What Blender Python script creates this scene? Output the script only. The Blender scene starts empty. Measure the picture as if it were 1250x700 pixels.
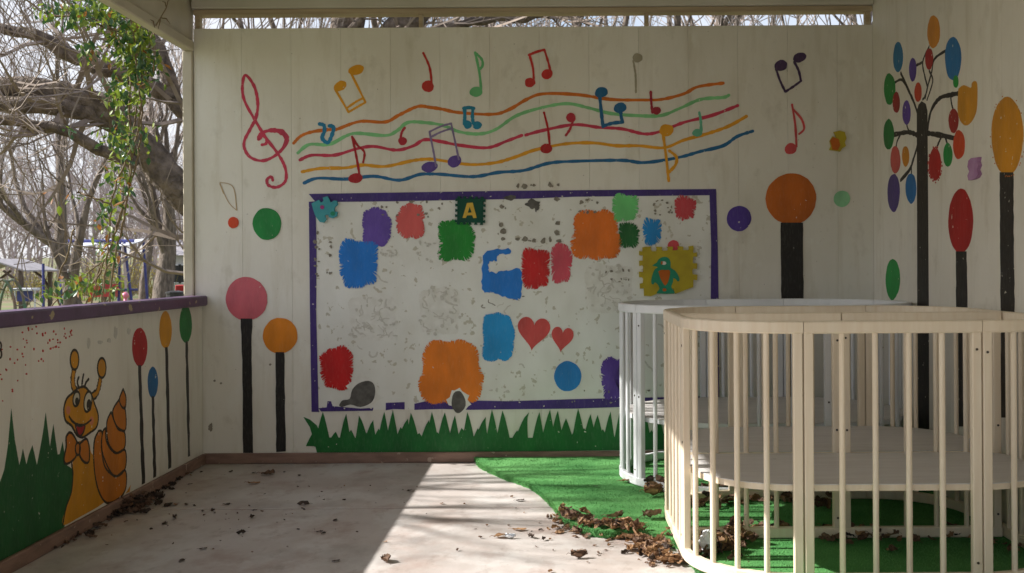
import bpy, math, random
from mathutils import Vector, Matrix, noise
from mathutils.geometry import tessellate_polygon

# ------------------------------------------------------------------ camera, world, sun, exposure
SC = bpy.context.scene
COL = SC.collection
F = 1260.0; VX, VY = 678.0, 326.5; H = 1.15; ROLL = 0.006
YB = 6.11                      # back wall face
XL, XR = -2.09, 1.885          # inner faces of the side walls
cam = bpy.data.objects.new('camera', bpy.data.cameras.new('camera')); COL.objects.link(cam)
cam.location = (0, 0, H); cam.rotation_euler = (math.pi/2, ROLL, 0)
cam.data.sensor_width = 36.0; cam.data.lens = 36.0*F/1250
cam.data.shift_x = -(VX-625)/1250; cam.data.shift_y = -(350-VY)/1250
cam.data.clip_start = .05; cam.data.clip_end = 800
cam.data.dof.use_dof = True; cam.data.dof.focus_distance = 5.4; cam.data.dof.aperture_fstop = 6.3
SC.camera = cam

ELEV = math.atan(0.745)
world = bpy.data.worlds.new('World'); SC.world = world; world.use_nodes = True
wn = world.node_tree
sky = wn.nodes.new('ShaderNodeTexSky'); sky.sky_type = 'NISHITA'; sky.sun_disc = False
sky.sun_elevation = ELEV; sky.sun_rotation = math.radians(-90)
sky.dust_density = 1.8; sky.ozone_density = 1.0; sky.air_density = 1.0
bg = wn.nodes['Background']; bg.inputs['Strength'].default_value = 0.115
# thin broken cloud all over the sky
tc = wn.nodes.new('ShaderNodeTexCoord'); cl = wn.nodes.new('ShaderNodeTexNoise'); cl.inputs['Scale'].default_value = 3.0; cl.inputs['Detail'].default_value = 7
cm = wn.nodes.new('ShaderNodeMapRange'); cm.inputs['From Min'].default_value = .38; cm.inputs['From Max'].default_value = .62; cm.inputs['To Min'].default_value = .25; cm.inputs['To Max'].default_value = .85
cx_ = wn.nodes.new('ShaderNodeMix'); cx_.data_type = 'RGBA'; cx_.inputs[7].default_value = (5.0, 5.05, 5.4, 1)
wn.links.new(tc.outputs['Generated'], cl.inputs['Vector']); wn.links.new(cl.outputs['Fac'], cm.inputs['Value']); wn.links.new(cm.outputs[0], cx_.inputs[0])
wn.links.new(sky.outputs[0], cx_.inputs[6]); wn.links.new(cx_.outputs[2], bg.inputs['Color'])

sun = bpy.data.objects.new('sun', bpy.data.lights.new('sun', 'SUN')); COL.objects.link(sun)
sun.data.energy = 5.0; sun.data.angle = math.radians(0.53); sun.data.color = (1, .965, .91)
sun.rotation_euler = Vector((1, -0.02, -0.745)).to_track_quat('-Z', 'Y').to_euler()
sun.location = (-12, 4, 12)
SC.view_settings.view_transform = 'Standard'; SC.view_settings.look = 'None'
SC.view_settings.gamma = 1; SC.view_settings.use_curve_mapping = False
SC.view_settings.exposure = 0.84

# ------------------------------------------------------------------ helpers
cr, sr = math.cos(ROLL), math.sin(ROLL)
def ray(px, py):
    u, v = px-VX, VY-py
    return (u*cr+v*sr, -u*sr+v*cr)
def at(px, py, Y):
    a, b = ray(px, py); return Vector((a*Y/F, Y, H+b*Y/F))
def on_floor(px, py, z=0.0):
    a, b = ray(px, py); s = (z-H)/b; return Vector((a*s, F*s, z))

def s2l(c):
    return tuple((x/12.92 if x <= .04045 else ((x+.055)/1.055)**2.4) for x in c)
def hx(s):
    s = s.lstrip('#'); return s2l(tuple(int(s[i:i+2], 16)/255 for i in (0, 2, 4)))

class MB:
    def __init__(s): s.v = []; s.f = []
    def add(s, vs, fs):
        n = len(s.v); s.v.extend(vs); s.f.extend([tuple(i+n for i in f) for f in fs])
    def box(s, x0, x1, y0, y1, z0, z1, M=None):
        vs = [Vector(p) for p in ((x0,y0,z0),(x1,y0,z0),(x1,y1,z0),(x0,y1,z0),(x0,y0,z1),(x1,y0,z1),(x1,y1,z1),(x0,y1,z1))]
        if M: vs = [M @ v for v in vs]
        s.add(vs, [(0,3,2,1),(4,5,6,7),(0,1,5,4),(1,2,6,5),(2,3,7,6),(3,0,4,7)])
    def bbox(s, x0, x1, y0, y1, z0, z1, b):
        # box with chamfered edges
        n = len(s.v); vs = []
        for z, ins in ((z0, b), (z0+b, 0), (z1-b, 0), (z1, b)):
            X0, X1, Y0, Y1 = x0+ins, x1-ins, y0+ins, y1-ins
            for p in ((X0+(b if not ins else 0), Y0), (X1-(b if not ins else 0), Y0), (X1, Y0+(b if not ins else 0)), (X1, Y1-(b if not ins else 0)),
                      (X1-(b if not ins else 0), Y1), (X0+(b if not ins else 0), Y1), (X0, Y1-(b if not ins else 0)), (X0, Y0+(b if not ins else 0))):
                vs.append(Vector((p[0], p[1], z)))
        fs = [tuple(reversed(range(8))), tuple(range(24, 32))]
        for r in range(3):
            for i in range(8):
                j = (i+1) % 8; fs.append((r*8+i, r*8+j, r*8+8+j, r*8+8+i))
        s.add(vs, fs)
    def tube(s, pts, rads, n=6, cap=True):
        pts = [Vector(p) for p in pts]; rings = []; ref = None
        base = len(s.v)
        for i, p in enumerate(pts):
            t = (pts[min(i+1, len(pts)-1)]-pts[max(i-1, 0)])
            if t.length < 1e-9: t = Vector((0,0,1))
            t.normalize()
            if ref is None:
                ref = Vector((1,0,0)) if abs(t.x) < .8 else Vector((0,1,0))
            a = (ref-t*ref.dot(t)); 
            if a.length < 1e-6: a = t.orthogonal()
            a.normalize(); b = t.cross(a); ref = a
            r = rads[i] if hasattr(rads, '__len__') else rads
            for k in range(n):
                w = 2*math.pi*k/n; s.v.append(p+(a*math.cos(w)+b*math.sin(w))*r)
        for i in range(len(pts)-1):
            for k in range(n):
                k2 = (k+1) % n
                s.f.append((base+i*n+k, base+i*n+k2, base+(i+1)*n+k2, base+(i+1)*n+k))
        if cap:
            s.f.append(tuple(base+k for k in reversed(range(n)))); e = base+(len(pts)-1)*n
            s.f.append(tuple(e+k for k in range(n)))
    def sweep(s, path, prof, closed=False):
        # path: list of (pos, right-vector); prof: (r, z) section points
        base = len(s.v); n = len(prof)
        for p, r in path:
            for a, z in prof: s.v.append(Vector(p)+Vector(r)*a+Vector((0,0,z)))
        m = len(path)
        for i in range(m-1 if not closed else m):
            j = (i+1) % m
            for k in range(n):
                k2 = (k+1) % n
                s.f.append((base+i*n+k, base+i*n+k2, base+j*n+k2, base+j*n+k))
        if not closed:
            s.f.append(tuple(base+k for k in reversed(range(n)))); s.f.append(tuple(base+(m-1)*n+k for k in range(n)))
    def mesh(s, name, smooth=False):
        me = bpy.data.meshes.new(name); me.from_pydata([tuple(v) for v in s.v], [], s.f); me.update()
        if smooth: me.polygons.foreach_set('use_smooth', [True]*len(me.polygons))
        return me
    def build(s, name, mat, parent=None, smooth=False, **kw):
        return link(name, s.mesh(name, smooth), mat, parent, **kw)

def link(name, me, mat, parent=None, label=None, cat=None, group=None, kind=None, loc=None):
    o = bpy.data.objects.new(name, me); COL.objects.link(o)
    if me is not None and mat is not None and not me.materials: me.materials.append(mat)
    if parent is not None: o.parent = parent; o.matrix_parent_inverse = Matrix.Translation(-parent.location) if parent.type == 'EMPTY' else Matrix()
    if loc is not None: o.location = loc
    if label: o['label'] = label
    if cat: o['category'] = cat
    if group: o['group'] = group
    if kind: o['kind'] = kind
    return o
def thing(name, loc, label, cat, group=None, kind=None):
    return link(name, None, None, None, label, cat, group, kind, loc)

# ------------------------------------------------------------------ materials
def mat(name, c1, c2=None, scale=4.0, rough=.6, stretch=(1,1,1), bump=0.0, bscale=60., chips=None, chip_amt=.66, chip_scale=45., detail=6, lo=.35, hi=.68, rnd=0.0, metal=0, spec=.5, trans=0, sss=0, bdist=.004):
    m = bpy.data.materials.new(name); m.use_nodes = True; nt = m.node_tree; L = nt.links; N = nt.nodes
    b = N['Principled BSDF']; b.inputs['Roughness'].default_value = rough; b.inputs['Metallic'].default_value = metal
    b.inputs['Specular IOR Level'].default_value = spec
    geo = N.new('ShaderNodeNewGeometry'); mp = N.new('ShaderNodeMapping'); mp.inputs['Scale'].default_value = stretch
    L.new(geo.outputs['Position'], mp.inputs['Vector'])
    def nz(sc, det=detail, vec=mp.outputs['Vector']):
        t = N.new('ShaderNodeTexNoise'); t.inputs['Scale'].default_value = sc; t.inputs['Detail'].default_value = det
        L.new(vec, t.inputs['Vector']); return t.outputs['Fac']
    def ramp(f, a, z):
        r = N.new('ShaderNodeMapRange'); r.inputs['From Min'].default_value = a; r.inputs['From Max'].default_value = z
        L.new(f, r.inputs['Value']); return r.outputs['Result']
    def mix(f, a, c):
        x = N.new('ShaderNodeMix'); x.data_type = 'RGBA'
        if isinstance(f, float): x.inputs[0].default_value = f
        else: L.new(f, x.inputs[0])
        for sock, val in ((x.inputs[6], a), (x.inputs[7], c)):
            if isinstance(val, tuple): sock.default_value = (*val[:3], 1)
            else: L.new(val, sock)
        return x.outputs[2]
    if c2 is None: c2 = tuple(x*.82 for x in c1)
    col = mix(ramp(nz(scale), lo, hi), tuple(c1), tuple(c2))
    if rnd:
        oi = N.new('ShaderNodeObjectInfo'); hs = N.new('ShaderNodeHueSaturation')
        mr = N.new('ShaderNodeMapRange'); mr.inputs['To Min'].default_value = 1-rnd; mr.inputs['To Max'].default_value = 1+rnd
        L.new(oi.outputs['Random'], mr.inputs['Value']); L.new(mr.outputs[0], hs.inputs['Value']); L.new(col, hs.inputs['Color']); col = hs.outputs[0]
    if chips is not None:
        f = ramp(nz(chip_scale, 5, geo.outputs['Position']), chip_amt, chip_amt+.02)
        col = mix(f, col, tuple(chips))
    L.new(col, b.inputs['Base Color'])
    if bump:
        bp = N.new('ShaderNodeBump'); bp.inputs['Strength'].default_value = bump; bp.inputs['Distance'].default_value = bdist
        L.new(nz(bscale, 4), bp.inputs['Height']); L.new(bp.outputs[0], b.inputs['Normal'])
    if trans:
        b.inputs['Transmission Weight'].default_value = 0
        tr = N.new('ShaderNodeBsdfTranslucent'); ms = N.new('ShaderNodeMixShader'); ms.inputs[0].default_value = trans
        L.new(col, tr.inputs['Color']); L.new(b.outputs[0], ms.inputs[1]); L.new(tr.outputs[0], ms.inputs[2])
        L.new(ms.outputs[0], N['Material Output'].inputs['Surface'])
    m['_mix'] = 0
    return m

def wall_mat():
    m = bpy.data.materials.new('aged_white_wall'); m.use_nodes = True; nt = m.node_tree; L = nt.links; N = nt.nodes
    b = N['Principled BSDF']; b.inputs['Roughness'].default_value = .55; b.inputs['Specular IOR Level'].default_value = .35
    geo = N.new('ShaderNodeNewGeometry')
    def nz(sc, stretch, det=6, w=0):
        mp = N.new('ShaderNodeMapping'); mp.inputs['Scale'].default_value = stretch; mp.inputs['Location'].default_value = (w, w*1.7, w*.6)
        L.new(geo.outputs['Position'], mp.inputs['Vector'])
        t = N.new('ShaderNodeTexNoise'); t.inputs['Scale'].default_value = sc; t.inputs['Detail'].default_value = det; t.inputs['Roughness'].default_value = .6
        L.new(mp.outputs[0], t.inputs['Vector']); return t.outputs['Fac']
    def rg(f, a, z, o0=0., o1=1.):
        r = N.new('ShaderNodeMapRange'); r.inputs['From Min'].default_value = a; r.inputs['From Max'].default_value = z
        r.inputs['To Min'].default_value = o0; r.inputs['To Max'].default_value = o1
        L.new(f, r.inputs['Value']); return r.outputs['Result']
    def mix(f, a, c):
        x = N.new('ShaderNodeMix'); x.data_type = 'RGBA'; L.new(f, x.inputs[0])
        for sock, val in ((x.inputs[6], a), (x.inputs[7], c)):
            if isinstance(val, tuple): sock.default_value = (*val, 1)
            else: L.new(val, sock)
        return x.outputs[2]
    c = mix(rg(nz(1.3, (1,1,.7)), .35, .7), (.76,.735,.67), (.665,.63,.55))
    c = mix(rg(nz(7, (1.6,1.6,.22), 5, 3.1), .52, .76, 0, .5), c, (.51,.46,.35))     # runs down the boards
    c = mix(rg(nz(8, (1,1,.7), 9, 9.), .58, .74, 0, .4), c, (.44,.40,.32))              # grubby smears
    c = mix(rg(nz(9, (1,1,.6), 7, 21.), .60, .70, 0, .55), c, (.76,.75,.69))            # newer paint touched in
    c = mix(rg(nz(60, (1,1,1), 3, 5.), .735, .755, 0, .75), c, (.20,.17,.13))           # specks
    oi = N.new('ShaderNodeObjectInfo'); hs = N.new('ShaderNodeHueSaturation')
    L.new(rg(oi.outputs['Random'], 0, 1, .965, 1.03), hs.inputs['Value']); L.new(c, hs.inputs['Color'])
    L.new(hs.outputs[0], b.inputs['Base Color'])
    bp = N.new('ShaderNodeBump'); bp.inputs['Strength'].default_value = .25; bp.inputs['Distance'].default_value = .003
    L.new(nz(38, (1,1,.25)), bp.inputs['Height']); L.new(bp.outputs[0], b.inputs['Normal'])
    return m
WALL = wall_mat()
WCH = (.62, .59, .50)
_pc = {}
def paint_mat(hexs, chip=.70):
    k = (hexs, chip)
    if k not in _pc:
        c = hx(hexs); g_ = sum(c)/3; c = tuple(min(.85, max(.004, (g_+(q-g_)*1.22)*1.12)) for q in c)
        m = _pc[k] = mat('paint_'+hexs, c, tuple(x*.68 for x in c), 9, .5, (1,1,.45), .35, 50, WCH, chip, 38, lo=.3, hi=.72, spec=.4)
        nt = m.node_tree; N = nt.nodes; L = nt.links; b = N['Principled BSDF']; src = b.inputs['Base Color'].links[0].from_socket
        geo = N.new('ShaderNodeNewGeometry'); mp = N.new('ShaderNodeMapping'); mp.inputs['Scale'].default_value = (26, 26, 7); mp.inputs['Rotation'].default_value = (.3, .35, .2)
        t = N.new('ShaderNodeTexNoise'); t.inputs['Scale'].default_value = 4; t.inputs['Detail'].default_value = 5; L.new(geo.outputs['Position'], mp.inputs['Vector']); L.new(mp.outputs[0], t.inputs['Vector'])
        r = N.new('ShaderNodeMapRange'); r.inputs['From Min'].default_value = .50; r.inputs['From Max'].default_value = .78; r.inputs['To Max'].default_value = .12
        L.new(t.outputs['Fac'], r.inputs['Value']); x = N.new('ShaderNodeMix'); x.data_type = 'RGBA'; L.new(r.outputs[0], x.inputs[0]); L.new(src, x.inputs[6])
        x.inputs[7].default_value = (*[q*.6+w_*.4 for q, w_ in zip(c, WCH)], 1); L.new(x.outputs[2], b.inputs['Base Color'])
    return _pc[k]
M = {
 'raw': mat('raw_timber', (.46,.37,.25), (.34,.26,.17), 6, .7, (.4,.4,8), .3, 40),
 'cream': mat('cream_board', (.56,.51,.41), (.44,.39,.30), 3, .6, (1,1,1), .2, 40, rnd=.04),
 'ceil': mat('ceiling_paint', (.60,.57,.50), (.50,.47,.40), 2, .65, (1,1,1), .15, 30, rnd=.04),
 'skirt': mat('worn_brown_skirting', (.27,.165,.125), (.17,.10,.075), 7, .6, (1,1,4), .35, 50, (.40,.30,.24), .66, 20),
 'purple_rail': mat('worn_purple_paint', (.125,.07,.15), (.085,.05,.10), 9, .5, (1,1,1), .4, 35, (.40,.33,.20), .655, 13),
 'slab': None,
 'turf': mat('green_turf', (.12,.32,.105), (.065,.22,.065), 3, .9, (1,1,1), .5, 300, spec=.1),
 'blade': mat('green_turf_fibre', (.16,.39,.13), (.085,.27,.085), 3, .8, (1,1,1), spec=.15),
 'wood': mat('pale_birch', (.83,.725,.575), (.76,.63,.47), 5, .42, (9,9,.7), .1, 60, lo=.3, hi=.75, rnd=.05),
 'white': mat('white_gloss_paint', (.80,.81,.83), (.72,.73,.75), 6, .35, (1,1,.4), .1, 40, (.40,.33,.25), .735, 26, rnd=.03),
 'deck': mat('grey_laminate', (.64,.62,.605), (.57,.545,.53), 8, .5, (.5,3,1), .1, 50, (.20,.16,.13), .755, 18),
 'screw': mat('dark_screw', (.05,.045,.04), (.09,.07,.05), 30, .45, metal=.6),
 'bark': mat('grey_brown_bark', (.20,.16,.13), (.075,.058,.047), 14, .9, (1,1,.3), 1, 22, bdist=.05),
 'bark2': mat('dark_old_bark', (.20,.155,.12), (.06,.045,.036), 11, .9, (1,1,.8), 1, 18, bdist=.06),
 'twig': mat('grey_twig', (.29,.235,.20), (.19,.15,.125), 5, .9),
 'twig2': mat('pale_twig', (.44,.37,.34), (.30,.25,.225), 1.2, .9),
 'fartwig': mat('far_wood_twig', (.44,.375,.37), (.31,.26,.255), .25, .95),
 'vstem': mat('vine_stem', (.13,.085,.045), (.20,.15,.08), 20, .8),
 'leafA': mat('vine_leaf_bright', (.24,.30,.035), (.13,.20,.025), 9, .45, trans=.45),
 'leafB': mat('vine_leaf_dark', (.03,.085,.025), (.05,.12,.03), 9, .35, trans=.2),
 'leafC': mat('vine_leaf_rust', (.33,.13,.03), (.20,.10,.025), 9, .5, trans=.35),
 'deadA': mat('dead_leaf_brown', (.25,.145,.09), (.10,.058,.038), 70, .75, trans=.15, rnd=.25, bump=.6, bscale=180),
 'deadB': mat('dead_leaf_tan', (.42,.25,.13), (.27,.145,.07), 25, .7, trans=.2, rnd=.2),
 'deadC': mat('dead_leaf_dark', (.065,.042,.03), (.04,.026,.02), 30, .8, rnd=.25),
 'ground': mat('grass_and_leaf_ground', (.11,.155,.045), (.19,.14,.085), .35, .95, (1,1,1), .6, 8, lo=.4, hi=.6),
 'conc': mat('concrete_plinth', (.36,.33,.30), (.27,.245,.22), 4, .85, bump=.4),
 'blue': mat('blue_tube_paint', (.03,.04,.22), (.025,.03,.15), 4, .4),
 'red': mat('red_plastic', (.45,.03,.03), (.33,.02,.02), 4, .4),
 'pink': mat('pink_plastic', (.75,.2,.32), None, 4, .4),
 'roofgrey': mat('grey_roof_sheet', (.36,.34,.36), (.27,.25,.26), 3, .6, rnd=.05),
 'canopy': mat('pale_canopy_sheet', (.70,.72,.78), (.58,.60,.66), 2, .5),
 'post': mat('dark_timber_post', (.11,.08,.06), (.07,.05,.04), 4, .8),
 'house': mat('pale_render', (.55,.54,.55), (.45,.44,.44), 1.5, .8),
 'black': mat('black_plastic', (.02,.02,.022), None, 4, .5),
 'bush': mat('dry_yellow_leaf', (.34,.27,.07), (.24,.20,.06), 1, .8, trans=.3),
 'greenplay': mat('faded_green_tube', (.05,.17,.09), (.16,.08,.06), 2, .5),
 'glue': mat('dark_glue_residue', (.17,.15,.12), (.30,.27,.22), 60, .8),
 'glue2': mat('grey_glue_residue', (.53,.51,.46), (.61,.59,.54), 40, .75),
 'hole': mat('exposed_grey_board', (.135,.128,.118), (.075,.07,.065), 25, .9, bump=.6),
 'board': mat('white_board_paint', (.77,.77,.735), (.68,.67,.62), 5, .5, (1,1,.6), .25, 45, (.50,.47,.39), .635, 22),
 'torn': mat('torn_white_backing', (.75,.74,.70), (.66,.645,.595), 20, .8),
 'plastic': mat('crumpled_clear_plastic', (.82,.84,.87), (.72,.74,.78), 10, .25),
}
def slab_mat():
    m = mat('worn_painted_concrete', (.53,.485,.46), (.43,.375,.345), 2.6, .7, (1.0,.8,1), .35, 30, lo=.35, hi=.65)
    nt = m.node_tree; N = nt.nodes; L = nt.links; b = N['Principled BSDF']
    src = b.inputs['Base Color'].links[0].from_socket
    geo = N.new('ShaderNodeNewGeometry')
    def layer(src, sc, st, a, z, amt, c, w=0.):
        mp = N.new('ShaderNodeMapping'); mp.inputs['Scale'].default_value = st; mp.inputs['Location'].default_value = (w, w*1.3, w); L.new(geo.outputs['Position'], mp.inputs['Vector'])
        t = N.new('ShaderNodeTexNoise'); t.inputs['Scale'].default_value = sc; t.inputs['Detail'].default_value = 8; t.inputs['Roughness'].default_value = .62
        L.new(mp.outputs[0], t.inputs['Vector'])
        r = N.new('ShaderNodeMapRange'); r.inputs['From Min'].default_value = a; r.inputs['From Max'].default_value = z; r.inputs['To Max'].default_value = amt
        L.new(t.outputs['Fac'], r.inputs['Value'])
        x = N.new('ShaderNodeMix'); x.data_type = 'RGBA'; L.new(r.outputs[0], x.inputs[0]); L.new(src, x.inputs[6]); x.inputs[7].default_value = (*c, 1)
        return x.outputs[2]
    src = layer(src, 3.0, (1,.7,1), .48, .60, .75, (.57,.545,.525), 3.)    # paint still holding
    src = layer(src, 4.5, (1,.8,1), .52, .66, .65, (.36,.265,.23), 11.)    # pinkish bare concrete
    src = layer(src, 1.7, (1,.8,1), .50, .64, .55, (.33,.30,.28), 17.)     # grey water stains
    src = layer(src, 9.0, (1.4,.8,1), .57, .68, .5, (.29,.24,.21), 23.)
    src = layer(src, 55, (1,1,1), .64, .70, .6, (.17,.13,.11), 5.)         # grit
    L.new(src, b.inputs['Base Color'])
    return m
M['slab'] = slab_mat()

# ------------------------------------------------------------------ ground, floor
rnd = random.Random(7)
GZ = -0.3
g = MB(); n = 60
for j in range(n+1):
    for i in range(n+1):
        x = -150+300*i/n; y = -90+390*j/n
        d = math.hypot(x, y-3); z = GZ+(0 if d < 12 else .22*noise.noise((x*.06, y*.06, 0)))+max(0, d-75)*.02
        g.v.append(Vector((x, y, z)))
for j in range(n):
    for i in range(n): a = j*(n+1)+i; g.f.append((a, a+1, a+n+2, a+n+1))
g.build('ground', M['ground'], smooth=True, kind='structure')

FY0 = -2.0
fl = link('floor', None, None, kind='structure', loc=(0, 3, 0))
b_ = MB(); b_.box(-2.25, 2.0, FY0, 6.3, GZ-.05, -.03); b_.build('floor_base', M['conc'], fl)
ys = [FY0, -1.2, .35, 1.9, 3.42, 4.95, 6.108]
for a, z in zip(ys[:-1], ys[1:]):
    b_ = MB(); b_.bbox(-2.09, 1.885, a+.009, z-.009, -.028, 0, .004); b_.build('slab', M['slab'], fl)
    if a > FY0: b_ = MB(); b_.box(-2.09, 1.885, a-.0085, a+.0085, -.028, -.004); b_.build('joint_filler', M['skirt'], fl)

# ------------------------------------------------------------------ walls
class Wall:
    def __init__(s, kind, root): s.kind = kind; s.root = root; s.k = 0
    def ab(s, px, py):
        a, b = ray(px, py)
        if s.kind == 'back': t = YB/F; return (a*t, H+b*t)
        X = XL if s.kind == 'left' else XR
        t = X/a; return (F*t, H+b*t)
    def p3(s, ab, off):
        a, b = ab
        if s.kind == 'back': return Vector((a, YB-off, b))
        if s.kind == 'left': return Vector((XL+off, a, b))
        return Vector((XR-off, a, b))
    def off(s, n=1): s.k += n; return .0005+.000006*s.k
    def poly_ab(s, mb, pts, off, fan=False):
        if fan:
            n = len(mb.v); m = len(pts); mb.v.append(s.p3((sum(p[0] for p in pts)/m, sum(p[1] for p in pts)/m), off))
            for p in pts: mb.v.append(s.p3(p, off))
            for i in range(m): mb.f.append((n, n+1+i, n+1+(i+1) % m))
            return
        tri = tessellate_polygon([[Vector((p[0], p[1], 0)) for p in pts]])
        n = len(mb.v)
        for p in pts: mb.v.append(s.p3(p, off))
        for p in pts: mb.v.append(s.p3(p, -.0005))
        m = len(pts)
        for t in tri: mb.f.append(tuple(n+i for i in t))
        for i in range(m): j = (i+1) % m; mb.f.append((n+i, n+j, n+m+j, n+m+i))
    def poly(s, name, pxs, col, parent=None, label=None, m=None, fan=False):
        mb = MB(); s.poly_ab(mb, [s.ab(*p) for p in pxs], s.off(), fan)
        return mb.build(name, m or paint_mat(col), parent or s.root, label=label)
    def polys(s, name, lists, col, parent=None, label=None, m=None, kind=None):
        mb = MB()
        for pxs in lists: s.poly_ab(mb, [s.ab(*p) for p in pxs], s.off())
        return mb.build(name, m or paint_mat(col), parent or s.root, label=label, kind=kind)
    def ribbon(s, mb, pxs, w, off, wig=.20, rr=None):
        rr = rr or rnd
        pts = catmull([s.ab(*p) for p in pxs], 7)
        m = len(pts); n = len(mb.v); L = []
        for i, p in enumerate(pts):
            q0 = pts[max(i-1, 0)]; q1 = pts[min(i+1, m-1)]
            tx, ty = q1[0]-q0[0], q1[1]-q0[1]; d = math.hypot(tx, ty) or 1
            nx, ny = -ty/d, tx/d
            ww = (w(i/(m-1)) if callable(w) else w)*(1+rr.uniform(-wig, wig))*.5
            o = off+.00004*i/m
            for sg, oo in ((1, -.0005), (1, o), (-1, o), (-1, -.0005)):
                mb.v.append(s.p3((p[0]+nx*ww*sg, p[1]+ny*ww*sg), oo))
        for i in range(m-1):
            for k in range(3): a = n+i*4+k; mb.f.append((a, a+1, a+5, a+4))
        # rounded ends
        for i, j, sg in ((0, 1, -1), (m-1, m-2, 1)):
            p = pts[i]; q = pts[j]; dx, dy = p[0]-q[0], p[1]-q[1]; d = math.hypot(dx, dy) or 1; dx /= d; dy /= d
            ww = (w(0 if i == 0 else 1) if callable(w) else w)*.5
            o = off+(.00004 if i else 0)+.000005
            arc = [(p[0]+ww*(math.cos(t)*dx-math.sin(t)*dy), p[1]+ww*(math.cos(t)*dy+math.sin(t)*dx)) for t in [math.pi*(k/6-.5) for k in range(7)]]
            c = len(mb.v); mb.v.extend([s.p3(q_, o) for q_ in arc]); mb.f.append(tuple(range(c, c+7)))
    def stroke(s, name, pxs, w, col, parent=None, label=None, m=None):
        mb = MB(); s.ribbon(mb, pxs, w, s.off(8)); return mb.build(name, m or paint_mat(col), parent or s.root, label=label)
def catmull(P, k=6):
    if len(P) < 3:
        (a, b), (c, d) = P[0], P[-1]; return [(a+(c-a)*i/4, b+(d-b)*i/4) for i in range(5)]
    Q = [P[0]]+list(P)+[P[-1]]; out = []
    for i in range(1, len(Q)-2):
        p0, p1, p2, p3 = Q[i-1:i+3]
        for j in range(k):
            t = j/k
            out.append(tuple(.5*((2*p1[c])+(-p0[c]+p2[c])*t+(2*p0[c]-5*p1[c]+4*p2[c]-p3[c])*t*t+(-p0[c]+3*p1[c]-3*p2[c]+p3[c])*t**3) for c in (0, 1)))
    out.append(tuple(P[-1])); return out
def crop(x0, y0, sc, pts): return [(x0+p[0]/sc, y0+p[1]/sc) for p in pts]
def ell(cx, cy, rx, ry, rot=0, n=30, jit=.02, rr=None):
    rr = rr or rnd; c, s_ = math.cos(rot), math.sin(rot); out = []
    for i in range(n):
        t = 2*math.pi*i/n; k = 1+rr.uniform(-jit, jit)+jit*.9*math.sin(2*t+cx)+jit*.8*math.sin(3*t+cy)+jit*.5*math.sin(5*t+cx*2); x, y = rx*k*math.cos(t), ry*k*math.sin(t)
        out.append((cx+x*c-y*s_, cy+x*s_+y*c))
    return out
def daub(x0, x1, y0, y1, spike=4.5, p=3.4, n=None, seed=0):
    # dabbed block of paint with bristle-ragged edges (spike: bristle length in photo pixels)
    rr = random.Random(seed); cx, cy, rx, ry = (x0+x1)/2, (y0+y1)/2, (x1-x0)/2, (y1-y0)/2; out = []
    ph = rr.uniform(0, 9); n = n or int(2*(rx+ry)*2.6); n += n % 2; run = 0
    for i in range(n):
        t = 2*math.pi*(i+rr.uniform(-.3, .3))/n; c, s_ = math.cos(t), math.sin(t)
        r = (abs(c)**p+abs(s_)**p)**(-1/p)
        low = .045*math.sin(3*t+ph)+.03*math.sin(5*t+ph*2)+.025*math.sin(9*t+ph*3)-.02
        run = .7*run+rr.uniform(-.5, .5)*.6
        sp = (rr.random()**1.8*spike if i % 2 else rr.uniform(-.15, .2)*spike)+run*spike*.45
        x, y = rx*r*c*(1+low), ry*r*s_*(1+low)
        # bristles run straight out of the nearest side
        if abs(x)/rx > abs(y)/ry: x -= math.copysign(sp, x)
        else: y -= math.copysign(sp, y)
        out.append((cx+x, cy+y))
    out.sort(key=lambda q: math.atan2((q[1]-cy)/ry, (q[0]-cx)/rx))
    return out
def smooth_px(pts, k=5):
    return catmull(list(pts)+[pts[0]], k)[:-1]

def planks_box(face, a0, a1, z0, z1, edges, root, depth=.02):
    for e0, e1 in zip(edges[:-1], edges[1:]):
        m_ = MB(); gp = .0004
        if face == 'back': m_.bbox(e0+gp, e1-gp, YB, YB+depth, z0, z1, .0007)
        elif face == 'left': m_.bbox(XL-depth, XL, e0+gp, e1-gp, z0, z1, .0007)
        else: m_.bbox(XR, XR+depth, e0+gp, e1-gp, z0, z1, .0007)
        m_.build('plank', WALL, root)

back = thing('back_wall', (0, YB, 0), 'aged white boarded back wall painted with music notes, daubs and grass', 'wall')
bw = Wall('back', back)
ZT = bw.ab(640, 33)[1]
ed = [-2.135]+[bw.ab(296+60.6*i, 300)[0] for i in range(13)]+[1.885]
planks_box('back', 0, 0, 0.0, ZT, ed, back)
m_ = MB(); m_.box(-2.135, 2.0, YB+.021, YB+.06, -.02, ZT-.004); m_.build('wall_core', M['cream'], back)
m_ = MB(); m_.bbox(-2.085, 1.88, YB-.022, YB-.0002, .0005, .062, .004); m_.build('skirting_board', M['skirt'], back)

left = thing('half_wall', (XL, 3, 0), 'low white boarded side wall with snail mural under a purple rail', 'wall')
lw = Wall('left', left)
ZR0 = .935; ZR1 = .995
e = [6.105-.293*i for i in range(28)]; e = sorted(e)
planks_box('left', 0, 0, 0, ZR0, e, left)
m_ = MB(); m_.box(XL-.075, XL-.021, e[0], 6.10, -.02, ZR0-.003); m_.build('wall_core', M['cream'], left)
m_ = MB(); m_.bbox(XL-.09, XL+.035, e[0], 6.099, ZR0+.0005, ZR1, .008); m_.build('rail', M['purple_rail'], left, label='chipped dark purple rail along the top')
m_ = MB(); m_.bbox(XL+.0003, XL+.022, e[0], YB-.0235, .0005, .062, .004); m_.build('skirting_board', M['skirt'], left)

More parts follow.
